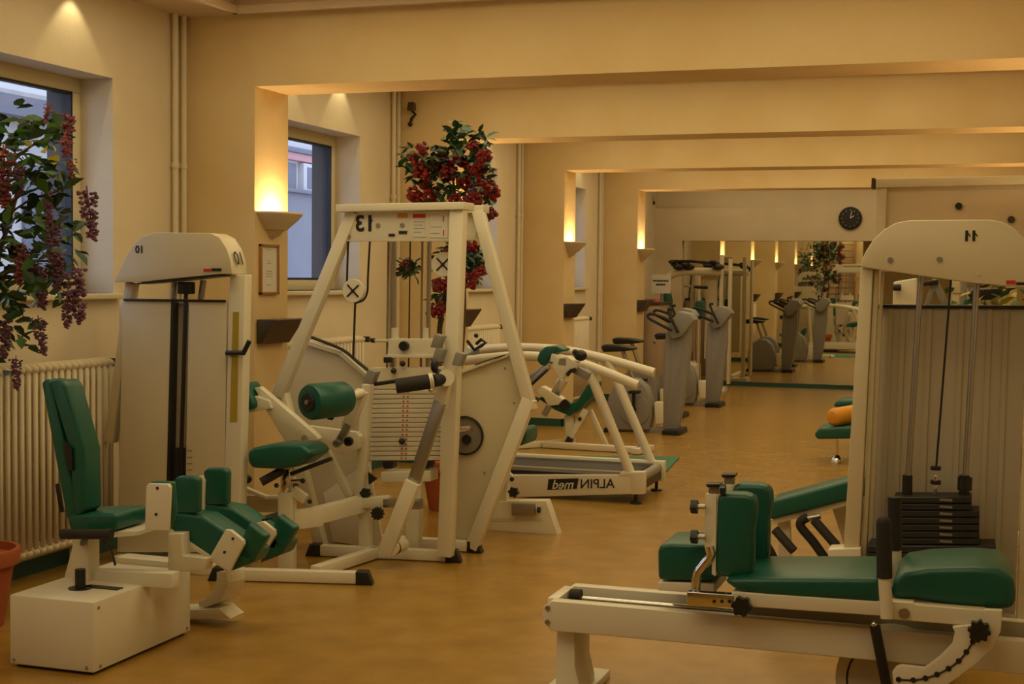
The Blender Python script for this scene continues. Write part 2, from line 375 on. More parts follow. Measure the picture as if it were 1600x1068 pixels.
# ------------------------------------------------------------------ pipes, radiators, wall items
def pipes(k, where):
    y0 = (BY[k] if k < 4 else YF-.10)
    for j, dy in enumerate((.145, .055)):
        t = Thing('heating_pipe', (WL+.03, y0-dy, 0), 'cream heating pipe %s, %s one of two' % (where, ('left', 'right')[j]), 'pipe', 'heating pipes')
        t.tube('pipe', 'wallw', [(WL+.03, y0-dy, 0), (WL+.03, y0-dy, HC)], .017, 10)
        bm = NB(); add_tube(bm, [(WL, y0-dy, 2.1), (WL+.03, y0-dy, 2.1)], .008, 6); add_tube(bm, [(WL+.03, y0-dy, 2.085), (WL+.03, y0-dy, 2.115)], .022, 10); t._p(bm, 'pipe_clip', 'wallw', None, None)
for k, s_ in enumerate(('beside the pier with the certificate', 'behind the tall frame numbered 13', 'left of the third pier', 'before the fourth pier')): pipes(k, s_)
def radiator(y0, n, label):
    x = WL+.11; z0, z1 = .13, 1.04; p = .051
    t = Thing('radiator', (x, y0, 0), label, 'radiator', 'column radiators under the windows')
    me = None
    for i in range(n):
        yy = y0+i*p
        if me is None:
            bm = NB()
            for dx in (-.04, .04): add_tube(bm, [(dx, 0, z0+.03), (dx, 0, z1-.03)], .0125, 8)
            for z in (z0+.02, z1-.02): add_ball(bm, (0, 0, z), 1, 8, (.065, .022, .03))
            bmesh.ops.recalc_face_normals(bm, faces=bm.faces[:]); me = bpy.data.meshes.new('radiator_column'); bm.to_mesh(me); bm.free()
            for q in me.polygons: q.use_smooth = True
            me.materials.append(M['wallw'])
        o = bpy.data.objects.new('radiator_column', me); COL.objects.link(o); o.parent = t.e; o.location = (0, yy-y0, 0)
    bm = NB()
    for z in (z0+.02, z1-.02): add_tube(bm, [(x, y0-.01, z), (x, y0+(n-1)*p+.01, z)], .018, 8)
    t._p(bm, 'header_pipe', 'wallw', None, None)
    bm = NB(); ye = y0+(n-1)*p
    for yy in (y0+.2, ye-.2): add_box(bm, (WL+.002, yy-.015, .3), (x, yy+.015, .33)); add_box(bm, (x-.06, yy-.015, 0), (x+.02, yy+.015, z0))
    t._p(bm, 'bracket', 'wallw', None, None)
    bm = NB(); add_tube(bm, [(x, ye, z1-.02), (x, ye+.07, z1-.02)], .012, 8); add_tube(bm, [(x, ye+.05, z1-.02), (x+.07, ye+.05, z1-.02)], .022, 10); t._p(bm, 'valve', 'black', None, None)
    bm = NB(); add_tube(bm, [(x, ye+.07, z1-.02), (x-.02, ye+.09, z1-.06), (x-.03, ye+.09, .15), (x, ye+.06, z0+.02), (x, ye, z0+.02)], .010, 8); t._p(bm, 'feed_pipe', 'wallw', None, None)
radiator(4.85, 28, 'cream column radiator behind the green upright backrest at left')
radiator(8.02, 27, 'cream column radiator behind the machine frame numbered 13')
radiator(11.16, 25, 'cream column radiator right of the red flowering tree')
radiator(14.3, 25, 'cream column radiator near the third pier, with a black valve')
# framed certificate
t = Thing('picture_frame', (0, 7.345, 1.37), 'small wooden framed certificate hanging under the nearest wall lamp', 'picture')
bm = NB(); ya, yb_, za, zb = 7.232, 7.455, 1.368, 1.658
for lo, hi in (((0, ya, za), (.018, yb_, za+.014)), ((0, ya, zb-.014), (.018, yb_, zb)), ((0, ya, za), (.018, ya+.016, zb)), ((0, yb_-.016, za), (.018, yb_, zb))): add_box(bm, lo, hi, .002)
t._p(bm, 'frame', 'wood', None, None)
pg = t.box('certificate_sheet', 'label', (.002, ya+.015, za+.013), (.008, yb_-.015, zb-.013))
bm = NB()
for i, (z, w_) in enumerate(((1.625, .05), (1.56, .03), (1.545, .045), (1.50, .07), (1.485, .09), (1.47, .08), (1.42, .05))): add_box(bm, (.008, 7.343-w_/2, z), (.0085, 7.343+w_/2, z+.004))
keep(finish(bm, 'print_lines', 'grey', None, False), pg)
# dark wedge holders on the piers
for k, lab in enumerate(('dark smoked wedge holder on the nearest pier below the certificate', 'dark smoked wedge holder beside the white post of frame 13', 'dark smoked wedge holder on the third pier above the radiator', 'dark smoked wedge holder on the farthest pier beside the cabinet')):
    y0 = BY[k]+.02; t = Thing('wall_holder', (0, y0, 1.08), lab, 'wall holder', 'smoked wall holders')
    t.prism('wedge_box', 'smoke', [(.003, y0, 1.225), (.13, y0, 1.225), (.035, y0, 1.085), (.003, y0, 1.085)], (0, .33, 0), .004)
    t.prism('front_lip', 'dwood', [(.128, y0-.004, 1.228), (.136, y0-.004, 1.222), (.040, y0-.004, 1.082), (.034, y0-.004, 1.085)], (0, .338, 0))
# small speakers near the ceiling
for (px, py, Y, lab) in ((641, 168, BY[1]-.08, 'small dark bracketed speaker high on the wall left of the red tree'), (1014, 306, YF-.25, 'small dark bracketed speaker in the far upper corner')):
    c = A(px, py, Y); k = Y/10.2
    t = Thing('wall_speaker', c, lab, 'speaker')
    t.hull('body', 'dwood', [c+V(p)*k for p in ((-.03, 0, -.02), (.03, 0, -.03), (.025, 0, .045), (-.02, 0, .045), (-.025, .06, -.02), (.025, .06, -.02), (.02, .06, .04), (-.02, .06, .04))], .004)
    t.tube('bracket', 'black', [c+V((0, .03, -.02))*k, c+V((.035, .02, -.05))*k, c+V((.0, .03, -.08))*k, c+V((-.01, .04, -.10))*k], .012*k, 8)
    t.ball('lower_joint', 'black', c+V((-.012, .03, -.125))*k, .02*k)
    t.bar('wall_arm', 'black', c+V((0, .05, 0))*k, c+V((-.05, .09, 0))*k, .02, .02)
# clock
c = V((2.245, YF-.10, 2.325))
t = Thing('wall_clock', c, 'round black wall clock above the far mirror', 'clock')
t.lathe('clock_case', 'black', c, (0, -1, 0), [(0, .155), (.03, .155), (.035, .14), (.028, .135)], 32)
t.disc('clock_face', 'iron', c+V((0, -.026, 0)), (0, -1, 0), .135, .004, 32)
bm = NB()
for k in range(12):
    a = k*math.pi/6; d = V((math.sin(a), 0, math.cos(a))); add_bar(bm, c+V((0, -.032, 0))+d*.10, c+V((0, -.032, 0))+d*.122, .010, .004, (0, 1, 0))
t._p(bm, 'hour_marks', 'greyp', None, None)
t.bar('hour_hand', 'paper', c+V((0, -.034, 0)), c+V((.05, -.034, .035)), .010, .003, (0, 1, 0), bevel=0); t.bar('minute_hand', 'paper', c+V((0, -.037, 0)), c+V((.02, -.037, .10)), .008, .003, (0, 1, 0), bevel=0)

# ------------------------------------------------------------------ outside the windows
xo = -6.5
gr = struct('ground_outside', [((-16, -10, -.6), (WOUT-.4, 34, -.5))], 'fstone')
t = Thing('neighbour_building', (xo, 14, -.5), 'pale rendered neighbouring building seen through the second window', 'building')
t.box('wall', 'facade', (xo-4, 15, -.5), (xo, 34, 7)); t.box('lower_wall', 'fstone', (xo-.02, 15, -.5), (xo+.12, 34, 2.78))
t.box('window_ledge', 'fband', (xo, 15, 2.78), (xo+.2, 34, 2.84), .01)
t.box('band', 'fband', (xo, 15, 3.42), (xo+.14, 34, 3.50), .01); t.box('cornice', 'fpink', (xo, 15, 3.30), (xo+.10, 34, 3.42), .01)
t.box('upper_band', 'fstone', (xo, 15, 4.0), (xo+.12, 34, 4.4), .01)
for k in range(11):
    y0 = 15.2+k*1.75
    f = t.box('window', 'facade', (xo, y0, 2.84), (xo+.10, y0+1.15, 3.28), .01); t.box('pane', 'fband', (xo+.09, y0+.12, 2.88), (xo+.11, y0+.54, 3.22), parent=f); t.box('pane', 'fband', (xo+.09, y0+.61, 2.88), (xo+.11, y0+1.03, 3.22), parent=f)
    t.box('wall_recess', 'fband', (xo, y0+1.25, 2.84), (xo+.02, y0+1.65, 3.26))
t = Thing('low_outbuilding', (-5.4, 8, -.5), 'low grey outbuilding with a pale gravel roof outside the first window', 'building')
t.box('wall', 'facade', (-8.5, 2, -.5), (-4.6, 13.5, 2.9)); t.box('fascia', 'fband', (-4.6, 1.8, 2.9), (-4.35, 13.7, 3.08)); t.prism('roof', 'roofm', [(-4.36, 1.8, 3.08), (-4.36, 1.8, 3.12), (-8.6, 1.8, 4.7), (-8.6, 1.8, 3.08)], (0, 11.9, 0))
for k in range(5): t.box('shutter', 'fband', (-4.6, 7.2+k*1.3, 1.5), (-4.56, 7.9+k*1.3, 2.5), .01)

# ------------------------------------------------------------------ machine numbered 10 (hip trainer, front left)
def P(lst, Y): return [A(x, y, Y) for x, y in lst]
bx0, bx1, by0, by1, bz = .515, .885, 4.37, 5.04, .275
t = Thing('hip_trainer', (.7, 4.7, 0), 'cream hip trainer with green seat, leg pads and weight tower marked 10', 'gym machine')
t.box('base_box', 'white', (bx0, by0, .012), (bx1, by1, bz), .008)
t.box('base_gap', 'black', (bx0+.02, by0+.02, 0), (bx1-.02, by1-.02, .012))
bm = NB()
for p, ax in (((bx1, by0+.03, .25), (1, 0, 0)), ((bx1, by0+.04, .03), (1, 0, 0)), ((bx1, by1-.03, .03), (1, 0, 0)), ((bx1, by1-.12, .255), (1, 0, 0)), ((bx0+.02, by0, .03), (0, -1, 0)), ((bx1-.03, by0, .03), (0, -1, 0))):
    add_lathe(bm, p, ax, [(0, .007), (.004, .006)], 8)
t._p(bm, 'screws', 'grey', None, None)
# adjuster slot and peg on the box top
t.lathe('slot_plate', 'black', (.70, 4.55, bz), (0, 0, 1), [(0, .045), (.004, .045)], 18)
t.box('slot', 'black', (.70, 4.57, bz), (.85, 4.61, bz+.004)); t.tube('peg', 'black', [(.70, 4.55, bz), (.70, 4.55, bz+.075)], .02, 12)
# seat post, seat, backrest
sp = V((.62, 4.70, 0))
t.bar('seat_post', 'white', sp+V((0, 0, bz)), sp+V((0, 0, .48)), .075, .075, (0, 1, 0))
t.prism('post_gusset', 'white', [sp+V((-.04, .0, bz)), sp+V((-.10, .0, bz)), sp+V((-.05, .0, .44))], (0, .03, 0))
ys = 4.58
seatp = P([(104, 808), (112, 803), (176, 801), (182, 806), (181, 829), (150, 831), (108, 828)], ys)
t.prism('seat', 'green', seatp, (0, .22, 0), .014)
t.prism('seat_plate', 'white', P([(112, 830), (215, 830), (215, 836), (180, 839), (115, 836)], ys+.02), (0, .20, 0))
bk = t.prism('backrest', 'green', P([(64, 598), (70, 592), (78, 594), (124, 806), (112, 816), (103, 808)], ys+.01), (.0, .11, 0), .010)
t.prism('backrest_cushion', 'green', P([(75, 595), (94, 593), (103, 600), (132, 704), (134, 796), (116, 810), (112, 770), (107, 700)], ys+.0), (0, .11, 0), .012)
t.prism('backrest_gap', 'black', P([(98, 690), (112, 700), (113, 735), (106, 735)], ys-.012), (0, .02, 0))
t.bar('backrest_strut', 'black', A(90, 755, ys+.2), A(97, 800, ys+.2), .02, .012)
t.tube('armrest_grip', 'rubber', [A(97, 834, ys-.08), A(174, 834, ys-.08)], .019, 14)
t.bar('armrest_arm', 'black', A(135, 838, ys-.06), A(128, 850, ys+.12), .02, .02)
t.tube('cable', 'black', curve([A(160, 842, ys-.06), A(172, 855, ys-.04), A(180, 882, ys)], 5), .005, 6)
# cross beam and leg supports
t.bar('cross_beam', 'white', A(133, 899, 4.72), A(275, 905, 4.72), .06, .058)
t.bar('rear_beam', 'white', A(190, 872, 5.05), A(275, 880, 5.05), .09, .03)
t.prism('support_bracket', 'white', P([(262, 833), (284, 833), (285, 868), (325, 872), (318, 892), (262, 893)], 4.80), (0, .06, 0), .004)
t.disc('pivot_bolt', 'grey', A(139, 899, 4.69), (0, -1, 0), .012, .006, 12)
c0 = P([(352, 893), (356, 910), (350, 928), (338, 942), (322, 948), (310, 948), (310, 938), (322, 934), (332, 922), (338, 905), (338, 893)], 5.2)
t.prism('curved_leg', 'white', c0, (.03, .10, 0), .004)
t.prism('foot_plate', 'white', P([(262, 953), (342, 951), (360, 966), (262, 968)], 5.18), (0, .12, 0), .003)
# two leg troughs
def leg_unit(dx, dy, Y, first):
    q = lambda l: P([(x+dx, y+dy) for x, y in l], Y)
    thin = (0, .13, 0)
    t.prism('calf_board', 'white', q([(262, 831), (268, 825), (345, 878), (355, 893)]), thin, .003)
    t.prism('calf_pad', 'green', q([(264, 806), (278, 800), (316, 806), (400, 862), (392, 880), (358, 893), (330, 872), (264, 829)]), thin, .014)
    t.prism('knee_pad', 'green', q([(271, 748), (278, 744), (304, 744), (309, 750), (308, 802), (268, 802)]), (0, .045, 0), .012)
    t.prism('ankle_pad', 'green', q([(388, 816), (416, 838), (394, 880), (366, 866)]), (0, .05, 0), .012)
    if first:
        k = t.prism('knee_plate', 'white', P([(228, 759), (232, 755), (262, 756), (265, 761), (262, 829), (226, 827)], 4.56), (0, .02, 0), .003)
        t.prism('inner_knee_pad', 'green', P([(233, 752), (266, 753), (270, 800), (262, 826), (233, 820)], 4.582), (0, .045, 0), .010)
        t.prism('ankle_plate', 'white', P([(352, 827), (360, 828), (380, 844), (381, 850), (358, 893), (325, 874)], Y-.03), (0, .02, 0), .003)
        bm = NB()
        for x, y in ((246, 762), (244, 803), (364, 841), (351, 862)): add_lathe(bm, A(x, y, 4.559 if x < 300 else Y-.031), (0, -1, 0), [(0, .006), (.004, .005)], 8)
        t._p(bm, 'bolts', 'black', None, None)
    else:
        t.prism('knee_plate', 'white', P([(307, 744), (316, 743), (320, 750), (318, 806), (307, 803)], Y-.01), (0, .08, 0), .003)
        t.prism('ankle_plate', 'white', P([(400, 817), (411, 814), (429, 828), (430, 836), (404, 878), (397, 874)], Y-.02), (0, .02, 0), .003)
leg_unit(46, -13, 5.16, False)
leg_unit(0, 0, 4.86, True)
t.bar('footrest_lever', 'black', A(410, 812, 5.15), A(425, 808, 5.20), .012, .012)
# tower
Yt = 6.10
prof = [(178, 441), (183, 430), (196, 403), (208, 382), (222, 369), (240, 363), (329, 364), (343, 371), (354, 388), (360, 406), (363, 428), (344, 428), (262, 436), (216, 441)]
hd = t.prism('head_cover', 'panel', P(prof, Yt-.05), (0, .15, 0), .003)
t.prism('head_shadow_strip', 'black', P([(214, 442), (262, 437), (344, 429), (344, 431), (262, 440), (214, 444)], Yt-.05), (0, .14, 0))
c = A(218, 390, Yt-.052); text('10', c, (-1, 0, 0), (0, 0, 1), .05, 'ink', t, bold=.0015, parent=hd)
rm = A(373, 407, Yt-.0); text('10', A(360, 404, Yt-.05)+V((.006, .075, 0)), V((0, -1, 0)), V((-.30, 0, .95)), .095, 'ink', t, bold=.001, parent=hd)
bm = NB(); add_box(bm, A(318, 424, Yt-.053), A(330, 420, Yt-.051)); keep(finish(bm, 'red_maker_mark', 'red', None, False), hd)
bm = NB(); add_box(bm, A(330.5, 423.5, Yt-.053), A(346, 419, Yt-.051)); keep(finish(bm, 'black_maker_mark', 'ink', None, False), hd)
t.bar('rear_brace', 'panel', A(207, 442, Yt+.03), A(174, 690, Yt+.05), .05, .055)
zt = A(250, 470, Yt).z
def vpanel(name, m, px0, px1, Y, th, ytop=470, ybot=862, px0b=None, px1b=None):
    px0b = px0 if px0b is None else px0b; px1b = px1 if px1b is None else px1b
    tl, tr = A(px0, ytop, Y), A(px1, ytop, Y); bl, br = A(px0b, ybot, Y), A(px1b, ybot, Y)
    return t.prism(name, m, [tl, tr, br, bl], (0, th, 0), .002)
vpanel('shroud_panel', 'panel', 192, 269, Yt, .02, px0b=183, px1b=262)
vpanel('shroud_panel', 'panel', 295, 354, Yt, .02, px0b=288, px1b=349)
vpanel('shroud_back', 'panel', 186, 356, Yt+.20, .015, px0b=186, px1b=356)
t.bar('trim_strip', 'black', A(193, 468, Yt-.004), A(353, 470, Yt-.004), .012, .012)
vpanel('weight_slot', 'shroud', 266, 298, Yt+.05, .01, 472, 750, 262, 292)
vpanel('slot_edge', 'black', 267, 271, Yt-.003, .05, 470, 752, 260, 265)
t.bar('belt', 'black', A(291, 440, Yt+.0), A(282, 752, Yt+.0), .022, .01, (0, 1, 0))
t.hull('belt_clamp', 'black', [A(280, 440, Yt)+V(p) for p in ((0, -.02, -.06), (.075, -.02, -.06), (.075, -.02, 0), (0, -.02, 0), (0, .03, -.06), (.075, .03, -.06), (.075, .03, 0), (0, .03, 0))], .006)
vpanel('weight_stack', 'iron', 264, 289, Yt+.02, .10, 700, 860, 260, 286)
for xa, xb in ((274, 271), (318, 313)): t.tube('guide_rod', 'steel', [A(xa, 438, Yt+.04), A(xb, 472, Yt+.04)], .016, 10)
bm = NB()
for i in range(8):
    a = A(292, 704+i*10, Yt-.003); add_box(bm, a, a+V((.028, .003, .004)))
t._p(bm, 'weight_marks', 'grey', None, None)
t.prism('side_post', 'white', P([(359, 430), (383, 429), (372, 906), (346, 906)], Yt), (0, .07, 0), .004)
t.prism('scale_strip', 'yellow', P([(364, 487), (373, 487), (370, 658), (359, 658)], Yt-.004), (0, .003, 0))
t.tube('lever_rod', 'black', [A(354, 551, Yt-.01), A(382, 551, Yt-.03)], .012, 10); t.tube('lever_handle', 'black', [A(380, 552, Yt-.03), A(390, 532, Yt-.03)], .012, 10)
t.bar('tower_foot', 'white', (A(186, 862, Yt).x, Yt+.1, .03), (A(352, 862, Yt).x, Yt+.1, .03), .3, .06)
t.bar('base_link', 'white', (bx0+.06, by1-.02, .05), (.20, Yt, .05), .08, .08)

# ------------------------------------------------------------------ machine numbered 13 (leg machine in a tall frame)
Yf, Yr = 6.74, 7.08
t = Thing('leg_machine', (.95, 6.7, 0), 'tall cream leg machine with hexagonal frame marked 13, green roller and seat', 'gym machine')
t.prism('header_panel', 'white', P([(541, 333), (722, 328), (705, 377), (531, 377)], Yf), (0, .03, 0), .002)
t.prism('header_cap', 'white', P([(524, 319), (724, 315), (724, 327), (524, 331)], Yf-.04), (0, .16, 0), .003)
t.prism('rear_header_cap', 'white', P([(640, 323), (755, 320), (755, 332), (640, 335)], Yr-.02), (0, .10, 0), .003)
t.prism('rear_header_panel', 'white', P([(600, 333), (750, 332), (742, 375), (600, 375)], Yr+.02), (0, .02, 0), .002)
hp = t.e
text('13', A(570, 350, Yf-.002), (-1, 0, 0), (0, 0, 1), .115, 'ink', t, bold=.0035)
one_flag(A(577.5, 341, Yf-.002), .10, t)
for x0, x1, y0, y1, m in ((621, 637, 333, 340, 'orange'), (645, 665, 334, 340, 'red'), (645, 665, 341, 370, 'label'), (671, 700, 335, 371, 'label'), (622, 638, 341, 360, 'label')):
    bm = NB(); add_box(bm, A(x0, y1, Yf-.003), A(x1, y0, Yf-.001)); t._p(bm, 'instruction_label', m, None, None)
bm = NB()
for x, y, w_ in ((646.5, 346, 17), (646.5, 351, 14), (646.5, 356, 17), (646.5, 362, 12), (672.5, 354, 18), (672.5, 364, 14)): add_box(bm, A(x, y+1, Yf-.0036), A(x+w_, y, Yf-.0032))
t._p(bm, 'label_print', 'grey', None, None)
bm = NB(); add_box(bm, A(692, 346, Yf-.0036), A(694, 337, Yf-.0032)); add_box(bm, A(692, 368, Yf-.0036), A(694, 359, Yf-.0032)); t._p(bm, 'label_arrows', 'red', None, None)
for x, y, r_ in ((591, 352, .012), (629, 352, .013), (545, 369, .012)): t.disc('bolt', 'grey', A(x, y, Yf), (0, -1, 0), r_, .006, 12)
for q_ in ((607, 617, 365, 369), (623, 636, 361, 365)): bm = NB(); add_box(bm, A(q_[0], q_[3], Yf-.0045), A(q_[1], q_[2], Yf-.0035)); t._p(bm, 'small_print', 'ink', None, None)
# frame
t.bar('front_left_post', 'white', A(553, 331, Yf+.02), A(436, 618, Yf+.02), .065, .06, (0, 1, 0))
t.bar('rear_left_lower_post', 'white', A(437, 598, Yf+.03), A(505, 862, Yf+.06), .06, .06, (0, 1, 0))
t.bar('front_right_post', 'white', A(717, 327, Yf+.01), A(697, 868, Yf+.01), .075, .07, (0, 1, 0))
t.bar('rear_right_post', 'white', A(748, 330, Yr), A(830, 640, Yr), .06, .06, (0, 1, 0))
t.bar('rear_right_lower_post', 'white', A(828, 622, Yr), A(738, 856, Yr), .07, .062, (0, 1, 0))
t.prism('left_side_panel', 'panel', P([(474, 531), (533, 549), (579, 591), (578, 858), (500, 858), (440, 612)], Yr-.06), (0, .02, 0), .002)
t.bars('left_panel_rim', 'white', [(A(466, 531, Yr-.07), A(533, 551, Yr-.07), .04, .022), (A(533, 551, Yr-.07), A(582, 594, Yr-.07), .04, .022)])
t.prism('right_side_panel', 'panel', P([(694, 590), (795, 555), (826, 628), (742, 842), (690, 842)], Yr+.035), (0, .02, 0), .002)
t.bar('right_panel_rim', 'white', A(700, 588, Yr+.03), A(798, 553, Yr+.03), .04, .02)
bm = NB()
for x, y in ((789, 575), (803, 629), (757, 738)): add_lathe(bm, A(x, y, Yr+.034), (0, -1, 0), [(0, .006), (.004, .005)], 8)
t._p(bm, 'panel_screws', 'grey', None, None)
cw = A(727, 680, Yr+.03); wh = t.lathe('port_ring', 'black', cw, (0, -1, 0), [(0, .106), (.012, .106), (.014, .098), (.004, .096)], 32)
t.disc('port_disc', 'copper', cw+V((0, -.001, 0)), (0, -1, 0), .097, .004, 32); t.disc('port_hub', 'black', cw+V((.012, -.006, -.02)), (0, -1, 0), .026, .012, 16)
bm = NB()
for k in range(7): add_box(bm, cw+V((-.045+.014*k, -.008, .03+.004*(k % 2))), cw+V((-.037+.014*k, -.006, .036+.004*(k % 2))))
t._p(bm, 'port_marks', 'red', None, None)
t.prism('port_label', 'label', [cw+V(p) for p in ((-.06, -.007, .012), (.03, -.007, .03), (.03, -.007, .055), (-.06, -.007, .045))], (0, .002, 0))
# feet on the floor
def foot(a, b, cap_at, wd=.055, ht=.055, cl=.075):
    a, b = V(a), V(b); a.z = b.z = ht/2+.006
    t.bar('foot_tube', 'white', a, b, wd, ht)
    d = (b-a).normalized()
    for c_, s_ in cap_at:
        e0 = b if c_ else a; dd = d*s_
        s, tt = frame_of(dd); s = s*wd*.55; h0, h1 = V((0, 0, .0)), V((0, 0, ht+.012)); g = V((e0.x, e0.y, 0))
        t.hull('rubber_cap', 'black', [g-s-dd*.01, g+s-dd*.01, g+s-dd*.01+h1, g-s-dd*.01+h1, g-s+dd*cl, g+s+dd*cl, g+s+dd*cl*.65+h1, g-s+dd*cl*.65+h1], .006)
foot(AZ(500, 868), AZ(700, 877), ((0, -1), (1, 1)))
foot(AZ(560, 850), AZ(734, 862), ((1, 1),))
foot(AZ(350, 906), AZ(560, 912), ((0, -1), (1, 1)))
a, b = AZ(492, 903), AZ(588, 872); a.z = b.z = .034
t.bar('floor_strut', 'white', a, b, .055, .054)
# upper pulleys and cables
def pulley(x, y, Y, r):
    c_ = A(x, y, Y); p_ = t.disc('pulley', 'white', c_, (0, -1, 0), r, .02, 28)
    bm = NB()
    for a_ in (.75, 2.36): d_ = V((math.cos(a_), 0, math.sin(a_))); add_bar(bm, c_+V((0, -.022, 0))-d_*r*.72, c_+V((0, -.022, 0))+d_*r*.72, .008, .004, (0, 1, 0))
    add_lathe(bm, c_+V((0, -.02, 0)), (0, -1, 0), [(0, .010), (.008, .008)], 10)
    keep(finish(bm, 'pulley_spokes', 'black', None), p_)
pulley(554, 454, Yf+.02, .062); pulley(694, 413, Yf+.08, .064)
t.tube('cable', 'black', [A(544, 376, Yf+.01), A(542, 440, Yf+.01)], .006, 6)
t.tube('cable', 'black', curve([A(578, 376, Yf+.01), A(575, 430, Yf+.01), A(574, 455, Yf+.01), A(568, 468, Yf+.01), A(556, 473, Yf+.01)], 4), .006, 6)
t.tube('cable', 'black', [A(555, 472, Yf+.01), A(552, 560, Yf+.0)], .0065, 6)
t.tube('cable', 'black', curve([A(483, 525, Yr-.1), A(533, 545, Yr-.1), A(560, 566, Yr-.12), A(580, 582, Yr-.14)], 5), .009, 6)
t.tube('cable', 'black', curve([A(800, 551, Yr+.02), A(770, 560, Yr+.0), A(742, 570, Yr-.02)], 4), .004, 6)
# guide rods, carriage and plates
Yw = 6.93
for xa, xb, r_, m in ((615, 613, .012, 'steel'), (671, 668, .012, 'steel'), (607, 604, .006, 'copper'), (660, 657, .006, 'copper'), (641, 638, .004, 'black')):
    t.tube('guide_rod', m, [A(xa, 376, Yw), A(xb, 612, Yw)], r_, 10)
t.prism('carriage', 'white', P([(607, 529), (682, 529), (682, 558), (605, 558)], Yw-.04), (0, .08, 0), .004)
t.prism('carriage_plate', 'white', P([(602, 554), (684, 554), (684, 559), (602, 559)], Yw-.06), (0, .12, 0), .002)
for x in (617, 666): t.tube('bushing', 'white', [A(x, 512, Yw), A(x, 531, Yw)], .020, 12)
t.disc('carriage_knob', 'black', A(633, 540, Yw-.04), (0, -1, 0), .026, .03, 16)
t.tube('carriage_pin', 'white', [A(585, 532, Yw-.02), A(607, 532, Yw-.02)], .009, 10); t.tube('pin_tip', 'black', [A(580, 531, Yw-.02), A(586, 532, Yw-.02)], .013, 10)
t.ball('selector_knob', 'black', A(629, 568, Yw-.06), .016); t.ball('selector_knob', 'black', A(615, 579, Yw-.06), .016); t.ball('selector_pin', 'black', A(628, 689, Yw-.07), .018)
t.bar('small_latch', 'black', A(600, 562, Yw-.06), A(612, 562, Yw-.06), .02, .03)
t.prism('top_plate', 'plate', P([(576, 575), (690, 573), (690, 606), (576, 608)], Yw-.04), (0, .10, 0), .003)
for i in range(15):
    y0 = 609+i*7.4
    p_ = t.prism('weight_plate', 'plate', P([(577, y0), (690, y0-.6), (690, y0+6.0), (577, y0+6.6)], Yw-.05), (0, .11, 0), .0025, seg=1)
    bm = NB()
    for x in (631-.25*i, 637.5-.25*i): add_lathe(bm, A(x, y0+3, Yw-.05), (0, -1, 0), [(0, .0055), (.002, .005)], 8)
    keep(finish(bm, 'plate_marks', 'red', None), p_)
t.bar('stack_side_rail', 'black', A(575, 600, Yw-.05), A(571, 775, Yw-.05), .01, .01)
t.prism('stack_post', 'white', P([(690, 610), (700, 610), (697, 735), (687, 735)], Yw-.06), (0, .1, 0))
for x in (597, 655): t.prism('bumper', 'black', P([(x, 721), (x+17, 721), (x+15, 732), (x+2, 732)], Yw-.05), (0, .08, 0), .004)
t.prism('stack_base', 'white', P([(595, 737), (672, 735), (672, 752), (595, 754)], Yw-.06), (0, .12, 0), .004)
t.bar('centre_post', 'white', A(651, 745, Yw-.06), A(645, 870, Yw-.06), .075, .06, (0, 1, 0))
t.bar('left_inner_post', 'white', A(575, 600, Yf+.0), A(562, 790, Yf+.0), .05, .05, (0, 1, 0))
t.bar('left_lower_post', 'white', A(570, 780, Yf+.0), A(572, 868, Yf+.0), .06, .05, (0, 1, 0))
t.prism('lower_gusset', 'white', P([(505, 770), (575, 720), (600, 860), (520, 845)], Yr-.09), (0, .02, 0), .002)
t.knob(A(573, 770, Yf-.03), (0, -1, 0), .03); t.prism('latch_fin', 'black', P([(575, 738), (588, 748), (576, 757)], Yf-.03), (0, .02, 0))
# seat station (near the viewer)
Ys = 6.22
t.bar('seat_column', 'white', A(449, 768, Ys+.05), A(449, 903, Ys+.05), .075, .06, (0, 1, 0))
t.bar('seat_column_sleeve', 'chrome', A(448, 732, Ys+.05), A(448, 772, Ys+.05), .05, .045, (0, 1, 0))
t.bar('column_link', 'white', A(455, 812, Ys+.06), A(500, 806, Ys+.2), .07, .09); t.bar('column_link', 'white', A(490, 806, Ys+.18), A(566, 786, Yf-.02), .06, .085)
t.bar('cross_link', 'white', A(562, 785, Yf-.03), A(608, 782, Yf-.03), .06, .055)
t.bar('cross_link_sleeve', 'steel', A(601, 785, Yf-.04), A(617, 785, Yf-.04), .05, .045); t.bar('cross_link_sleeve', 'steel', A(638, 787, Yf-.04), A(659, 787, Yf-.04), .05, .05)
t.knob(A(592, 801, Yf-.08), (0, -1, 0), .034, lobes=10)
t.prism('left_floor_panel', 'panel', P([(374, 776), (440, 776), (440, 800), (374, 800)], Ys+.35), (0, .02, 0))
t.bars('rail_bars', 'white', [(A(370, 757, Ys+.3), A(418, 777, Ys+.3), .03, .02), (A(374, 776, Ys+.33), A(440, 776, Ys+.33), .03, .02)])
t.prism('seat', 'green', P([(386, 705), (396, 699), (430, 694), (472, 695), (484, 704), (486, 712), (462, 729), (440, 733), (392, 731), (386, 720)], Ys-.10), (0, .22, 0), .018)
t.bars('seat_brackets', 'black', [(A(455, 740, Ys-.02), A(518, 716, Ys-.02), .03, .02)])
t.tube('seat_lever', 'rubber', [A(408, 753, Ys-.08), A(444, 733, Ys-.02)], .022, 12)
t.ball('seat_knob', 'black', A(383, 748, Ys+.1), .034, (1.1, .8, .75)); t.ball('seat_knob', 'black', A(432, 758, Ys-.02), .012)
t.tube('lock_pin', 'chrome', [A(456, 752, Ys), A(472, 751, Ys)], .010, 10); t.ball('lock_pin_end', 'black', A(473, 751, Ys), .013)
t.bar('column_tab', 'white', A(458, 765, Ys+.05), A(478, 780, Ys+.05), .03, .05); t.ball('lock_pin_end', 'black', A(484, 783, Ys+.05), .012)
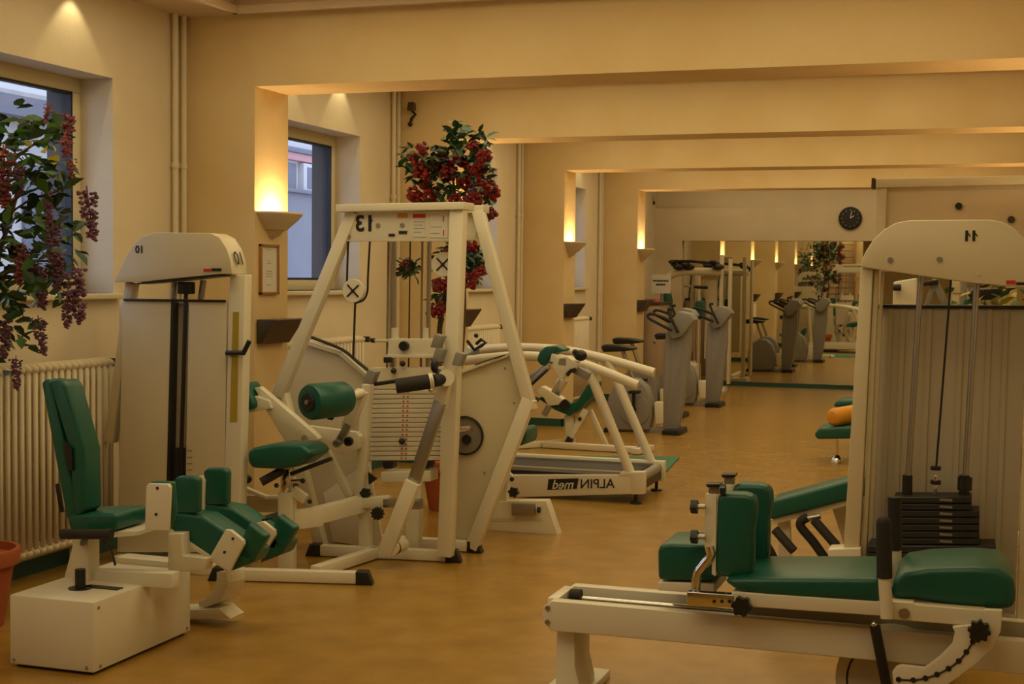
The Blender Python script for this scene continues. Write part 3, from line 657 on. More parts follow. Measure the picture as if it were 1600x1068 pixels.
t.prism('swing_arm', 'white', P([(397, 606), (405, 604), (492, 678), (498, 686), (490, 692), (447, 692), (421, 650)], Ys+.36), (0, .05, 0), .004)
t.prism('swing_arm_holder', 'white', P([(385, 645), (398, 618), (420, 626), (424, 638)], Ys+.34), (0, .05, 0), .003)
t.prism('back_pad', 'green', P([(368, 645), (370, 600), (382, 598), (397, 630), (396, 638)], Ys+.30), (0, .16, 0), .015)
t.disc('swing_pivot', 'chrome', A(477, 684, Ys+.355), (0, -1, 0), .018, .012, 16)
t.prism('pivot_plate', 'white', P([(480, 665), (556, 675), (562, 682), (560, 700), (540, 712), (482, 690)], Ys+.44), (0, .05, 0), .003)
t.bar('diagonal_strut', 'white', A(510, 705, Yf-.0), A(548, 776, Yf-.0), .04, .04, (0, 1, 0))
a, b = A(482, 628, Ys-.02), A(541, 622, Ys+.22)
t.lathe('roller_pad', 'green', a, b-a, [(0, .060), (.006, .082), (.02, .090), ((b-a).length-.03, .088), ((b-a).length-.008, .078), ((b-a).length, .055)], 24)
t.disc('roller_end_cap', 'black', a+(a-b).normalized()*-.002, a-b, .046, .012, 20); t.disc('roller_bolt', 'steel', a, a-b, .012, .018, 10)
t.tube('roller_axle', 'white', [b, A(566, 613, Ys+.34)], .022, 12)
t.bar('roller_arm', 'white', A(566, 610, Ys+.36), A(543, 668, Ys+.36), .06, .05, (0, 1, 0)); t.bar('roller_arm_slide', 'steel', A(545, 662, Ys+.34), A(529, 692, Ys+.34), .038, .03, (0, 1, 0))
t.lathe('slide_pivot', 'steel', A(528, 692, Ys+.31), (0, -1, 0), [(0, .021), (.02, .021), (.022, .012), (.015, .011)], 18); t.lathe('slide_pivot', 'black', A(546, 689, Ys+.33), (0, -1, 0), [(0, .024), (.02, .024), (.022, .016), (.012, .015)], 18)
t.knob(A(518, 648, Ys+.15), (0, -1, -.3), .022); t.ball('roller_knob', 'black', A(499, 651, Ys+.1), .012)
t.hull('joint_block', 'grey', [A(x, y, Ys+.40)+V((0, dy, 0)) for dy in (0, .06) for x, y in ((566, 598), (580, 601), (588, 581), (575, 576))], .004)
t.bar('joint_bar', 'black', A(584, 600, Ys+.44), A(640, 592, Yf), .022, .02)
# lever arm on the right of the stack
Yl = 6.52
t.tube('arm_hub', 'white', [A(697, 590, Yl-.05), A(697, 590, Yl+.2)], .042, 18); t.bar('arm_upper', 'white', A(697, 585, Yl+.02), A(687, 636, Yl+.02), .068, .05, (0, 1, 0))
t.tube('hand_grip', 'rubber', [A(619, 603, Yl-.16), A(676, 595, Yl-.10)], .037, 16); t.tube('grip_collar', 'white', [A(670, 596, Yl-.105), A(676, 595, Yl-.095)], .041, 16); t.tube('grip_inner', 'rubber', [A(676, 595, Yl-.095), A(692, 592, Yl-.03)], .032, 16)
t.ball('grip_button', 'chrome', A(674, 609, Yl-.11), .014); t.ball('arm_knob', 'black', A(679, 571, Yl), .025, (.8, 1, 1.5)); t.ball('arm_knob', 'black', A(686, 582, Yl), .018)
t.bar('arm_slide', 'steel', A(688, 628, Yl+.0), A(645, 757, Yl+.0), .062, .03, (0, 1, 0)); t.bar('arm_lower', 'white', A(646, 752, Yl-.01), A(603, 862, Yl-.01), .075, .05, (0, 1, 0))
t.tube('arm_pivot', 'white', [A(612, 856, Yl-.02), A(629, 850, Yl+.14)], .036, 16); t.tube('pivot_gap_ring', 'black', [A(616, 855, Yl+.015), A(618, 854, Yl+.025)], .037, 16)
for x, y in ((681, 533), (683, 554), (714, 561)):
    t.hull('joint_block', 'grey', [A(x+dx, y+dy_, Yl+.12)+V((0, dy, 0)) for dy in (0, .06) for dx, dy_ in ((-9, 9), (4, 11), (11, -8), (-2, -12))], .004)

# ------------------------------------------------------------------ pedestal machine mostly hidden behind 13
Yp = 7.75
t = Thing('pedestal_machine', AZ(800, 836), 'cream pedestal machine with green seat edge half hidden behind frame 13', 'gym machine')
t.prism('foot', 'white', P([(745, 812), (752, 800), (754, 783), (853, 782), (872, 836), (745, 836)], Yp), (0, .09, 0), .004)
t.prism('foot_groove', 'panel', P([(752, 808), (846, 809), (848, 814), (752, 814)], Yp-.002), (0, .004, 0))
t.hull('slide_block', 'steel', [A(x, y, Yp-.03)+V((0, dy, 0)) for dy in (0, .10) for x, y in ((799, 805), (836, 805), (834, 786), (799, 786))], .004)
t.knob(A(840, 796, Yp-.02), (1, 0, 0), .018); t.knob(A(804, 768, Yp-.02), (0, -1, 0), .032)
t.bar('column', 'white', A(790, 690, Yp+.05), A(786, 784, Yp+.05), .06, .07, (0, 1, 0)); t.disc('column_cap', 'white', A(796, 745, Yp-.01), (0, -1, 0), .03, .03, 18); t.ball('column_bolt', 'black', A(800, 748, Yp-.04), .014)
t.bar('column_lower', 'white', A(780, 760, Yp+.08), A(770, 800, Yp+.08), .07, .07, (0, 1, 0))
t.prism('seat', 'green', P([(740, 690), (745, 680), (818, 668), (822, 675), (820, 694), (800, 700), (742, 702)], Yp+.0), (0, .25, 0), .02)

Yu = 8.35
t.prism('head_cushion', 'green', P([(838, 562), (842, 550), (852, 541), (870, 540), (881, 546), (878, 550), (868, 549), (858, 560), (852, 571), (844, 570)], Yu), (0, .16, 0), .012)
for dy, o in ((0, 0), (.1, 1)):
    t.bar('slide_rail', 'steel', A(826, 602-o*9, Yu-.05+dy), A(858, 572-o*4, Yu-.05+dy), .03, .05, (0, 1, 0))
t.bar('slide_track', 'black', A(829, 602, Yu-.08), A(856, 577, Yu-.08), .015, .02, (0, 1, 0))
t.prism('centre_block', 'white', P([(862, 572), (868, 558), (885, 556), (903, 569), (900, 577), (886, 580), (880, 591), (873, 590)], Yu-.05), (0, .12, 0), .006)
t.prism('centre_plate', 'steel', P([(874, 560), (884, 560), (884, 570), (872, 569)], Yu-.055), (0, .01, 0))
t.bar('swing_arm', 'white', A(862, 558, Yu), A(905, 570, Yu), .05, .05); t.bar('arm_tail', 'grey', A(898, 576, Yu), A(921, 588, Yu), .05, .05, (0, 1, 0))
t.ball('arm_grip', 'black', A(907, 555, Yu-.05), .035, (1.2, 1, 1)); t.ball('arm_grip', 'black', A(899, 550, Yu-.05), .02)
t.bar('chrome_link', 'chrome', A(881, 592, Yu-.05), A(868, 615, Yu-.05), .06, .03, (0, 1, 0)); t.tube('bent_handle', 'rubber', P([(886, 586), (892, 579), (900, 577)], Yu-.06), .012, 8)
t.bar('mechanism_mast', 'white', A(832, 604, Yu+.06), A(775, 700, Yu-.2), .06, .06, (0, 1, 0)); t.bar('mast_foot', 'white', A(776, 690, Yu-.2), A(772, 790, Yp+.1), .06, .06, (0, 1, 0))

# ------------------------------------------------------------------ treadmill
Y0, Y1 = 8.98, 9.66
t = Thing('treadmill', (1.4, 9.3, 0), 'cream treadmill with long curved handrails and mirrored lettering on its side', 'treadmill')
sd = t.prism('side_panel', 'white', P([(760, 742), (968, 742), (970, 737), (1007, 737), (1006, 771), (760, 778)], Y0), (0, .06, 0), .004)
t.prism('end_cap', 'white', P([(966, 743), (970, 737), (1007, 737), (1006, 772), (986, 772), (985, 743)], Y0-.004), (0, .07, 0), .003)
a = A(1006, 772, Y0)
zb, zt_, xe = a.z, A(1000, 738, Y0).z, a.x
t.box('far_side_panel', 'white', (xe-1.3, Y1-.06, zb), (xe, Y1, zt_), .004)
t.box('deck', 'black', (xe-1.3, Y0+.06, zb+.02), (xe-.02, Y1-.06, zt_-.035)); t.box('belt', 'iron', (xe-1.3, Y0+.10, zt_-.035), (xe-.09, Y1-.10, zt_-.025)); t.tube('end_roller', 'grey', [(xe-.05, Y0+.06, zt_-.05), (xe-.05, Y1-.06, zt_-.05)], .035, 14)
t.box('near_foot_rail', 'grey', (xe-1.3, Y0+.055, zt_-.035), (xe-.08, Y0+.115, zt_-.012)); t.box('far_foot_rail', 'grey', (xe-1.3, Y1-.115, zt_-.035), (xe-.08, Y1-.055, zt_-.012))
for yy in (Y0+.03, Y1-.03):
    for xx in (xe-.06, xe-1.2):
        bm = NB(); add_lathe(bm, (xx, yy, 0), (0, 0, 1), [(0, .04), (.012, .038), (.02, .012), (zb+.01, .012)], 16); t._p(bm, 'levelling_foot', 'black', None, None)
lp = t.prism('logo_block', 'ink', P([(857, 748), (904, 747), (901, 763), (855, 765)], Y0-.004), (0, .003, 0))
rgt = (A(960, 755, Y0)-A(860, 756, Y0)).normalized()
text('ALPIN', A(933, 756, Y0-.005), -rgt, (0, 0, 1), .088, 'ink', t, bold=.0008)
text('med', A(880, 757, Y0-.006), -rgt, V((0, 0, 1))+rgt*.25, .085, 'white', t, bold=.001)
for Yy, pts, post in ((Y0+.03, [(700, 566), (800, 556), (860, 559), (905, 567), (950, 583), (996, 602)], ((918, 573), (986, 741))), (Y1-.03, [(700, 550), (790, 543), (850, 544), (900, 550), (960, 564), (1022, 582)], ((950, 563), (1019, 724)))):
    t.tube('handrail', 'white', curve(P(pts, Yy), 5), .033, 14); t.tube('handrail_post', 'white', P(post, Yy), .032, 14)
t.tube('front_post', 'white', [A(700, 556, Y0+.03), (A(700, 556, Y0).x+.05, Y0+.03, zt_-.03)], .032, 12); t.tube('front_post', 'white', [A(700, 552, Y1-.03), (A(700, 552, Y1).x+.05, Y1-.03, zt_-.03)], .032, 12)
cc = A(700, 548, Y0+.3); t.hull('console', 'greyp', [cc+V(p) for p in ((-.05, -.28, -.05), (.10, -.28, -.08), (.10, -.28, -.03), (-.05, -.28, .10), (-.05, .28, -.05), (.10, .28, -.08), (.10, .28, -.03), (-.05, .28, .10))], .012)
t.tube('console_handle', 'black', P([(730, 532), (741, 546), (752, 540), (759, 535), (752, 530), (744, 537)], Y0+.05), .012, 8); t.tube('console_stalk', 'grey', P([(712, 548), (728, 556), (750, 548)], Y0+.06), .014, 8); t.ball('console_knob', 'black', A(744, 524, Y0+.05), .016)
# mat
a, b, c, d = AZ(770, 738), AZ(1040, 739), AZ(1062, 715), AZ(770, 712)
t = Thing('exercise_mat', (1.2, 10.9, 0), 'flat green exercise mat on the floor beyond the treadmill', 'mat')
t.prism('mat_sheet', 'matg', [a, b, c, d], (0, 0, .012), .004)

# ------------------------------------------------------------------ machine behind the treadmill
Ym = 11.75
t = Thing('rowing_machine', AZ(920, 702), 'cream sit-down machine with teal cushions and grey swing arms behind the treadmill rails', 'gym machine')
a, b = AZ(850, 699), AZ(1000, 708); a.z = b.z = .03
t.bar('floor_beam', 'white', a, b, .09, .05); t.bar('floor_beam', 'white', a+V((-.25, -.25, 0)), a+V((.12, .2, 0)), .07, .05); t.bar('cross_foot', 'white', b+V((-.02, -.12, 0)), b+V((.05, .2, 0)), .07, .05)
t.prism('lower_block', 'white', P([(838, 612), (846, 603), (856, 608), (880, 624), (872, 632), (856, 634), (850, 622)], Ym-.05), (0, .12, 0), .006)
t.tube('lower_roller', 'grey', [A(858, 634, Ym-.05), A(850, 648, Ym-.05)], .028, 12); t.tube('arm_end', 'dwood', [A(833, 620, Ym-.02), A(842, 625, Ym-.02)], .018, 10)
t.prism('seat_cushion', 'green', P([(840, 622), (850, 618), (866, 634), (892, 630), (902, 625), (900, 640), (890, 650), (866, 640)], Ym), (0, .28, 0), .012)
t.prism('back_cushion', 'green', P([(900, 628), (918, 600), (928, 598), (926, 618), (905, 640), (898, 644)], Ym), (0, .28, 0), .012)
t.disc('seat_pivot', 'black', A(883, 631, Ym-.01), (0, -1, 0), .045, .03, 18)
t.bar('leg', 'white', A(889, 648, Ym+.1), A(893, 700, Ym+.1), .07, .06, (0, 1, 0)); t.bar('strut', 'white', A(915, 640, Ym+.05), A(888, 690, Ym+.05), .05, .04, (0, 1, 0)); t.bar('strut_sleeve', 'black', A(892, 683, Ym+.04), A(885, 696, Ym+.04), .055, .045, (0, 1, 0))
t.bar('rear_leg', 'white', A(922, 640, Ym+.2), A(949, 699, Ym+.2), .04, .04, (0, 1, 0)); t.ball('strut_bolt', 'black', A(906, 654, Ym+.02), .018)

# ------------------------------------------------------------------ exercise bikes
def bike(name, loc, label, pxY=None):
    """built around px/py of the front bike, facing +X"""
    t = Thing(name, loc, label, 'exercise bike', 'exercise bikes'); Y = loc[1]
    t.prism('console_post', 'greyp', P([(1050, 500), (1070, 494), (1085, 500), (1077, 512), (1076, 560), (1066, 640), (1058, 676), (1036, 676), (1036, 580), (1039, 530)], Y-.04), (0, .10, 0), .008)
    t.prism('post_cover', 'grey', P([(1040, 520), (1048, 516), (1046, 600), (1040, 640), (1036, 640)], Y-.045), (0, .11, 0), .004)
    t.prism('console', 'greyp', P([(1040, 512), (1060, 486), (1078, 490), (1085, 500), (1064, 526), (1050, 530)], Y-.10), (0, .24, 0), .01)
    t.prism('foot_front', 'black', P([(1034, 672), (1060, 672), (1062, 680), (1034, 680)], Y-.2), (0, .4, 0), .004)
    t.prism('wheel_housing', 'greyp', P([(948, 650), (950, 620), (960, 600), (978, 590), (996, 592), (1010, 605), (1017, 625), (1018, 650), (1014, 672), (950, 672)], Y-.09), (0, .18, 0), .02)
    t.disc('housing_disc', 'grey', A(992, 640, Y-.09), (0, -1, 0), .15, .012, 30); t.disc('crank_hub', 'black', A(990, 640, Y-.10), (0, -1, 0), .03, .04, 14)
    t.bar('crank', 'black', A(990, 640, Y-.13), A(990, 614, Y-.13), .03, .02, (0, 1, 0)); t.bar('pedal', 'black', A(983, 612, Y-.18), A(1000, 612, Y-.18), .09, .03)
    t.bar('base_beam', 'greyp', A(950, 672, Y), A(1040, 672, Y), .08, .06); t.prism('foot_rear', 'black', P([(944, 668), (954, 668), (954, 678), (942, 678)], Y-.2), (0, .4, 0), .004)
    t.prism('front_cover', 'white', P([(1022, 628), (1036, 628), (1036, 662), (1024, 662)], Y-.06), (0, .12, 0), .006)
    t.tube('seat_tube', 'steel', [A(992, 600, Y), A(972, 545, Y)], .022, 10)
    bm = NB(); add_prism(bm, [A(x, y, Y-.09) for x, y in ((938, 541), (944, 538), (966, 539), (990, 543), (990, 547), (968, 549), (942, 550))], (0, .18, 0), .015, 3); t._p(bm, 'saddle', 'black', None, None)
    for dy in (-.16, .12):
        t.tube('handlebar', 'rubber', curve(P([(1050, 516), (1030, 506), (1013, 496), (1016, 490), (1032, 494), (1050, 502)], Y+dy), 4), .014, 8)
    t.tube('upright_grip', 'rubber', curve(P([(1060, 520), (1050, 500), (1044, 484), (1050, 482)], Y-.14), 4), .014, 8)
    return t
b1 = bike('exercise_bike', (1.0, 13.3, 0), 'grey exercise bike with broad console post, nearest of the row of bikes')
copy_thing(b1.e, (.84, 16.35, 0), 'grey exercise bike in front of the cable tower, farther back')
copy_thing(b1.e, (.70, 14.9, 0), 'grey exercise bike between the two others, mostly seen by its black saddle')

# ------------------------------------------------------------------ cabinet, notice and far things
t = Thing('cabinet', (-.1, 17.2, 0), 'pale cabinet with a dark wooden edge beside the farthest pier', 'cabinet')
t.box('body', 'cab', (-.40, 17.15, 0), (.16, 17.75, 1.16), .004); t.box('top', 'dwood', (-.41, 17.13, 1.16), (.18, 17.77, 1.19), .004); t.box('corner_post', 'dwood', (-.10, 17.11, 0), (-.04, 17.15, 1.16))
d = t.box('door', 'cab', (-.03, 17.13, .08), (.15, 17.15, 1.12), .003); t.ball('knob', 'steel', (.12, 17.12, .7), .015, parent=d)
t = Thing('folded_towel', (.03, 17.35, 1.19), 'pink folded towel lying on the cabinet top', 'towel'); t.box('lower_fold', 'pink', (-.06, 17.25, 1.19), (.12, 17.5, 1.215), .01); t.box('upper_fold', 'pink', (-.05, 17.26, 1.215), (.10, 17.49, 1.235), .01)
p0 = A(998, 428, 17.0); p1 = A(1028, 459, 17.0)
t = Thing('notice_board', (p0.x, 17.0, p1.z), 'white notice with two lines of dark print above the cabinet', 'notice')
t.box('sheet', 'paper', (p0.x, 17.72, p1.z), (p1.x, 17.74, p0.z)); bm = NB()
for f, a_, b_ in ((.62, .08, .92), (.42, .25, .75)):
    for k in range(9):
        x0 = p0.x+(p1.x-p0.x)*(a_+(b_-a_)*k/9); add_box(bm, (x0, 17.716, p1.z+(p0.z-p1.z)*f), (x0+(p1.x-p0.x)*(b_-a_)/9*.7, 17.72, p1.z+(p0.z-p1.z)*(f+.09)))
t._p(bm, 'print', 'ink', None, None); t.bar('stand', 'steel', ((p0.x+p1.x)/2, 17.745, 1.19), ((p0.x+p1.x)/2, 17.745, p0.z), .02, .01)

# cable tower by the mirror
Yc = 18.55
t = Thing('cable_tower', (.6, Yc, 0), 'white lat pulldown tower with arched arm and teal back pad beside the mirror', 'gym machine')
t.tube('arched_frame', 'white', curve(P([(1034, 560), (1034, 500), (1035, 455), (1041, 437), (1055, 427), (1075, 424), (1128, 424)], Yc), 5), .05, 12)
t.prism('back_pad', 'green', P([(1036, 452), (1042, 449), (1046, 470), (1044, 498), (1037, 500)], Yc-.12), (0, .24, 0), .02)
t.tube('inner_mast', 'chrome', [A(1091, 430, Yc), A(1088, 600, Yc)], .05, 12); t.prism('inner_pad', 'green', P([(1086, 470), (1098, 470), (1097, 498), (1086, 500)], Yc-.14), (0, .26, 0), .02)
t.tube('cross_bar', 'black', P([(1085, 448), (1106, 449)], Yc-.1), .02, 8)
t.box('main_post', 'white', A(1121, 612, Yc+.1), A(1132, 398, Yc+.2), .006); t.box('main_post', 'white', A(1135, 600, Yc+.1), A(1145, 404, Yc+.25), .006)
t.bar('top_beam', 'white', A(1075, 424, Yc+.1), A(1128, 424, Yc+.1), .09, .05)
for k in range(9):
    t.ball('pulley', 'black', A(1050+k*5.2 if k < 6 else 1090+k*4, 409+(k % 3)*4, Yc-.1+.05*(k % 2)), .035+.01*(k % 3), (1.5, 1, .8), seg=8)
t.tube('pulley_bar', 'black', P([(1048, 408), (1080, 408), (1122, 412)], Yc-.1), .02, 8)
t.prism('base_shroud', 'white', P([(1062, 570), (1070, 565), (1086, 570), (1086, 610), (1064, 616)], Yc-.3), (0, .4, 0), .01); t.disc('base_wheel', 'black', A(1067, 588, Yc-.30), (0, -1, 0), .10, .03, 20)
t.prism('foot', 'white', P([(1085, 606), (1130, 605), (1132, 612), (1085, 613)], Yc), (0, .3, 0), .004); t.prism('front_bumper', 'black', P([(1064, 618), (1082, 618), (1082, 628), (1064, 628)], Yc-1.1), (0, .1, 0), .004)
t.bar('base_rail', 'white', V((A(1073, 620, Yc-1).x, Yc-1.0, .04)), V((A(1100, 612, Yc).x, Yc+.1, .04)), .08, .06)
t.tube('cable', 'black', [A(1081, 424, Yc+.05), A(1076, 470, Yc+.05)], .01, 6); t.bar('pull_handle', 'steel', A(1069, 447, Yc), A(1079, 447, Yc), .03, .03)
t.box('stack_shroud', 'panel', A(1100, 560, Yc+.15), A(1122, 430, Yc+.2), .004)

# ------------------------------------------------------------------ machine numbered 11: leg-press sled and tower (right)
Yn, Yfa = 4.62, 4.93
t = Thing('leg_press', (3.3, 4.8, 0), 'cream lying leg press with green cushions and black weight tower marked 11', 'gym machine')
a, b = A(848, 962, Yn), A(1700, 962, Yn); zr0 = A(860, 985, Yn).z; zr1 = A(860, 938, Yn).z
xl = A(848, 960, Yn).x; xr = 5.0 - .7
t.prism('near_rail', 'white', [(xl+.03, Yn, zr0), (xl, Yn, zr0+.03), (xl, Yn, zr1-.025), (xl+.03, Yn, zr1), (xr, Yn, zr1), (xr, Yn, zr0)], (0, .05, 0), .004)
t.prism('far_rail', 'white', [(xl+.03, Yfa-.05, zr0), (xl, Yfa-.05, zr0+.03), (xl, Yfa-.05, zr1-.025), (xl+.03, Yfa-.05, zr1), (xr, Yfa-.05, zr1), (xr, Yfa-.05, zr0)], (0, .05, 0), .004)
t.box('end_rail', 'white', (xl+.002, Yn+.05, zr0+.03), (xl+.04, Yfa-.05, zr1-.002), .003); t.box('rail_floor', 'smoke', (xl+.04, Yn+.05, zr1-.06), (xr, Yfa-.05, zr1-.05))  # rail_floor is coloured dark to stand for the shade inside the channel
for dy in (.10, .19): t.tube('slide_rod', 'chrome', [(xl+.04, Yn+dy, zr1-.028), (A(1150, 940, Yn).x, Yn+dy, zr1-.028)], .010, 10)
t.tube('rod_stop', 'rubber', [(xl+.045, Yn+.19, zr1-.022), (xl+.085, Yn+.19, zr1-.022)], .026, 14); t.tube('rod_stop', 'rubber', [(xl+.045, Yn+.10, zr1-.03), (xl+.065, Yn+.10, zr1-.03)], .02, 14)
for dz in (.025, .075): t.disc('rail_bolt', 'steel', (xl+.018, Yn, zr1-dz), (0, -1, 0), .009, .006, 12)
t.prism('front_leg', 'white', P([(870, 984), (898, 986), (898, 1040), (906, 1075), (906, 1135), (868, 1135), (868, 1030)], Yn+.05), (0, .2, 0), .004)
t.box('front_foot', 'white', (xl-.02, Yn-.1, 0), (xl+.14, Yfa+.1, .03), .004); t.box('rear_leg', 'white', (xr-.12, Yn+.05, .03), (xr-.04, Yfa-.05, zr0), .004); t.box('rear_foot', 'white', (xr-.15, Yn-.1, 0), (xr, Yfa+.1, .03), .004)
# head cushion on its base
Yh = Yn+.03
t.prism('head_base', 'white', P([(1028, 909), (1116, 912), (1116, 928), (1028, 922)], Yh), (0, .24, 0), .004)
t.prism('head_cushion', 'green', P([(1027, 858), (1033, 850), (1045, 849), (1120, 851), (1120, 908), (1028, 906)], Yh), (0, .26, 0), .014)
# sliding carriage
t.prism('carriage_side', 'white', P([(1143, 924), (1376, 940), (1376, 962), (1143, 946)], Yn-.07), (0, .05, 0), .004)
t.prism('carriage_tray', 'white', P([(1143, 926), (1376, 940), (1376, 946), (1143, 932)], Yn+.02), (0, .28, 0))
t.prism('chrome_bracket', 'chrome', P([(1073, 924), (1146, 929), (1146, 950), (1073, 946)], Yn-.075), (0, .04, 0), .003)
bm = NB()
for x in (1116, 1128, 1140): add_lathe(bm, A(x, 939, Yn-.076), (0, -1, 0), [(0, .006), (.002, .006)], 8)
t._p(bm, 'bracket_holes', 'black', None, None)
t.knob(A(1160, 945, Yn-.072), (0, -1, 0), .033)
t.prism('back_cushion', 'green', P([(1128, 906), (1160, 902), (1376, 903), (1376, 941), (1200, 932), (1150, 922)], Yn-.07), (0, .40, 0), .02)
t.prism('back_cushion_top', 'green', P([(1150, 898), (1170, 893), (1374, 899), (1374, 905), (1150, 903)], Yn+.03), (0, .28, 0), .008)
for k, (ox, oy, Y) in enumerate(((0, 0, Yn-.02), (24, -15, Yn+.26))):
    q = lambda l: P([(x+ox, y+oy) for x, y in l], Y)
    t.prism('shoulder_pad', 'green', q([(1120, 778), (1128, 770), (1168, 772), (1180, 780), (1181, 800), (1176, 830), (1176, 880), (1172, 900), (1160, 906), (1122, 900), (1117, 890)]), (0, .085, 0), .016)
    t.prism('pad_plate', 'white', q([(1114, 776), (1119, 774), (1118, 900), (1112, 896)]), (0, .06, 0))
    t.bar('shoulder_post', 'white', q([(1112, 772)])[0]+V((0, .03, 0)), q([(1110, 856)])[0]+V((0, .03, 0)), .045, .04, (0, 1, 0))
    t.bar('shoulder_post_top', 'steel', q([(1114, 760)])[0]+V((0, .03, 0)), q([(1113, 776)])[0]+V((0, .03, 0)), .035, .03, (0, 1, 0)); t.prism('post_cap', 'black', q([(1102, 756), (1125, 756), (1123, 761), (1105, 761)]), (0, .06, 0), .002)
    if k == 0:
        t.tube('curved_post', 'chrome', curve(q([(1108, 853), (1110, 868), (1098, 884), (1089, 898), (1087, 926)]), 5), .017, 12)
        for yy in (791, 838):
            t.tube('clamp_screw', 'steel', q([(1090, yy), (1102, yy)]), .008, 8); t.knob(q([(1090, yy)])[0], (-1, 0, 0), .024, lobes=4)
        t.knob(q([(1126, 764)])[0]+V((0, -.0, 0)), (1, 0, 0), .018, lobes=4)
# seat end
t.prism('seat', 'green', P([(1393, 925), (1396, 905), (1412, 893), (1450, 887), (1520, 885), (1560, 888), (1584, 902), (1588, 925), (1586, 950), (1560, 953), (1480, 946), (1430, 938), (1394, 937)], Yn-.04), (0, .36, 0), .022)
t.prism('seat_beam', 'white', P([(1376, 938), (1428, 941), (1428, 944), (1540, 953), (1542, 975), (1520, 978), (1376, 966)], Yn-.085), (0, .05, 0), .004)
t.disc('beam_bolt', 'steel', A(1413, 957, Yn-.086), (0, -1, 0), .017, .008, 16)
t.tube('hand_grip', 'rubber', [A(1381, 818, Yn-.11), A(1382, 902, Yn-.11)], .024, 14); t.ball('grip_end', 'rubber', A(1381, 817, Yn-.11), .024); t.tube('grip_post', 'white', [A(1382, 902, Yn-.11), A(1386, 965, Yn-.11)], .020, 14)
t.tube('hand_grip', 'rubber', [A(1398, 776, Yn+.34), A(1398, 858, Yn+.34)], .024, 14); t.tube('grip_post', 'white', [A(1399, 856, Yn+.34), A(1400, 915, Yn+.34)], .020, 14)
qd = [(1538, 952), (1566, 953), (1564, 985), (1552, 1010), (1528, 1034), (1500, 1056), (1476, 1072), (1440, 1085), (1398, 1085), (1394, 1050), (1400, 1042), (1408, 1039), (1445, 1043), (1468, 1026), (1488, 1006), (1492, 988), (1488, 979), (1540, 974)]
t.prism('quadrant_plate', 'white', P(qd, Yn-.11), (0, .025, 0), .003)
t.knob(A(1530, 983, Yn-.112), (0, -1, 0), .034, lobes=8)
hp_ = [(1520, 1002), (1510, 1018), (1498, 1032), (1482, 1044), (1464, 1053), (1446, 1059), (1427, 1062), (1404, 1061)]
t.tube('quadrant_slot', 'ink', curve(P(hp_, Yn-.1115), 4), .003, 6); bm = NB()
for x, y in hp_: add_lathe(bm, A(x, y, Yn-.111), (0, -1, 0), [(0, .009), (.003, .008)], 12)
t._p(bm, 'quadrant_holes', 'black', None, None)
t.tube('release_rod', 'black', [A(1367, 978, Yn-.05), A(1386, 1075, Yn-.02)], .017, 12); t.ball('rod_end', 'chrome', A(1366, 975, Yn-.05), .011)
cpu = A(1395, 1066, Yn+.1); t.lathe('cable_wheel', 'panel', cpu, (0, 1, 0), [(0, .17), (.01, .185), (.045, .185), (.055, .17)], 36); t.lathe('cable_wheel_groove', 'black', cpu+V((0, -.004, 0)), (0, 1, 0), [(0, .150), (.004, .150)], 36); t.lathe('cable_wheel_web', 'shroud', cpu+V((0, -.006, 0)), (0, 1, 0), [(0, .143), (.004, .143)], 36)
t.box('under_plate', 'black', A(1345, 1026, Yn+.16), A(1545, 1020, Yn+.26))
t.bar('wheel_bracket', 'panel', cpu+V((0, .03, 0)), V((cpu.x, cpu.y+.03, zr0)), .06, .04)
# weight tower
Yt = 6.2
prof = [(1345, 417), (1347, 405), (1352, 394), (1364, 375), (1382, 358), (1400, 348), (1420, 344), (1545, 343), (1565, 346), (1582, 355), (1600, 372), (1614, 392), (1624, 420), (1628, 452), (1600, 449), (1520, 442), (1440, 431), (1366, 420)]
hd = t.prism('head_cover', 'panel', P(prof, Yt-.08), (0, .22, 0), .004)
text('11', A(1516, 369, Yt-.082), (-1, 0, 0), (0, 0, 1), .056, 'ink', t, bold=.003, parent=hd)
for x in (1511.5, 1522.5): one_flag(A(x, 365, Yt-.082), .078, t, hd)
for x, y in ((1391, 406), (1468, 405)): t.disc('cover_bolt', 'steel', A(x, y, Yt-.08), (0, -1, 0), .012, .005, 14)
t.disc('cover_bolt', 'panel', A(1528, 427, Yt-.08), (0, -1, 0), .010, .003, 14)
bm = NB(); add_box(bm, A(1572, 444, Yt-.083), A(1587, 438, Yt-.081)); keep(finish(bm, 'red_maker_mark', 'red', None, False), hd)
bm = NB(); add_box(bm, A(1588, 445, Yt-.083), A(1612, 441, Yt-.081)); keep(finish(bm, 'black_maker_mark', 'ink', None, False), hd)
t.prism('left_upright', 'panel', P([(1345, 418), (1364, 420), (1343, 858), (1318, 858)], Yt-.05), (0, .09, 0), .004)
t.prism('left_flange', 'panel', P([(1366, 420), (1373, 421), (1353, 880), (1346, 880)], Yt-.02), (0, .08, 0), .002)
t.prism('rear_upright', 'panel', P([(1376, 423), (1381, 423), (1361, 900), (1356, 900)], Yt+.10), (0, .04, 0))
t.prism('tower_foot', 'white', P([(1294, 858), (1345, 856), (1347, 985), (1294, 985)], Yt-.08), (0, .12, 0), .004)
t.prism('shroud_panel', 'shroud', P([(1366, 480), (1604, 480), (1585, 985), (1345, 985)], Yt+.16), (0, .02, 0), .002)
t.bar('shroud_trim', 'black', A(1366, 478, Yt+.15), A(1605, 480, Yt+.15), .02, .016)
for xa, xb in ((1392, 1372), (1412, 1392), (1453, 1433), (1503, 1484), (1547, 1528), (1573, 1554)): t.bar('shroud_rib', 'shroud', A(xa, 482, Yt+.155), A(xb, 980, Yt+.155), .02, .008, (0, 1, 0), bevel=0)
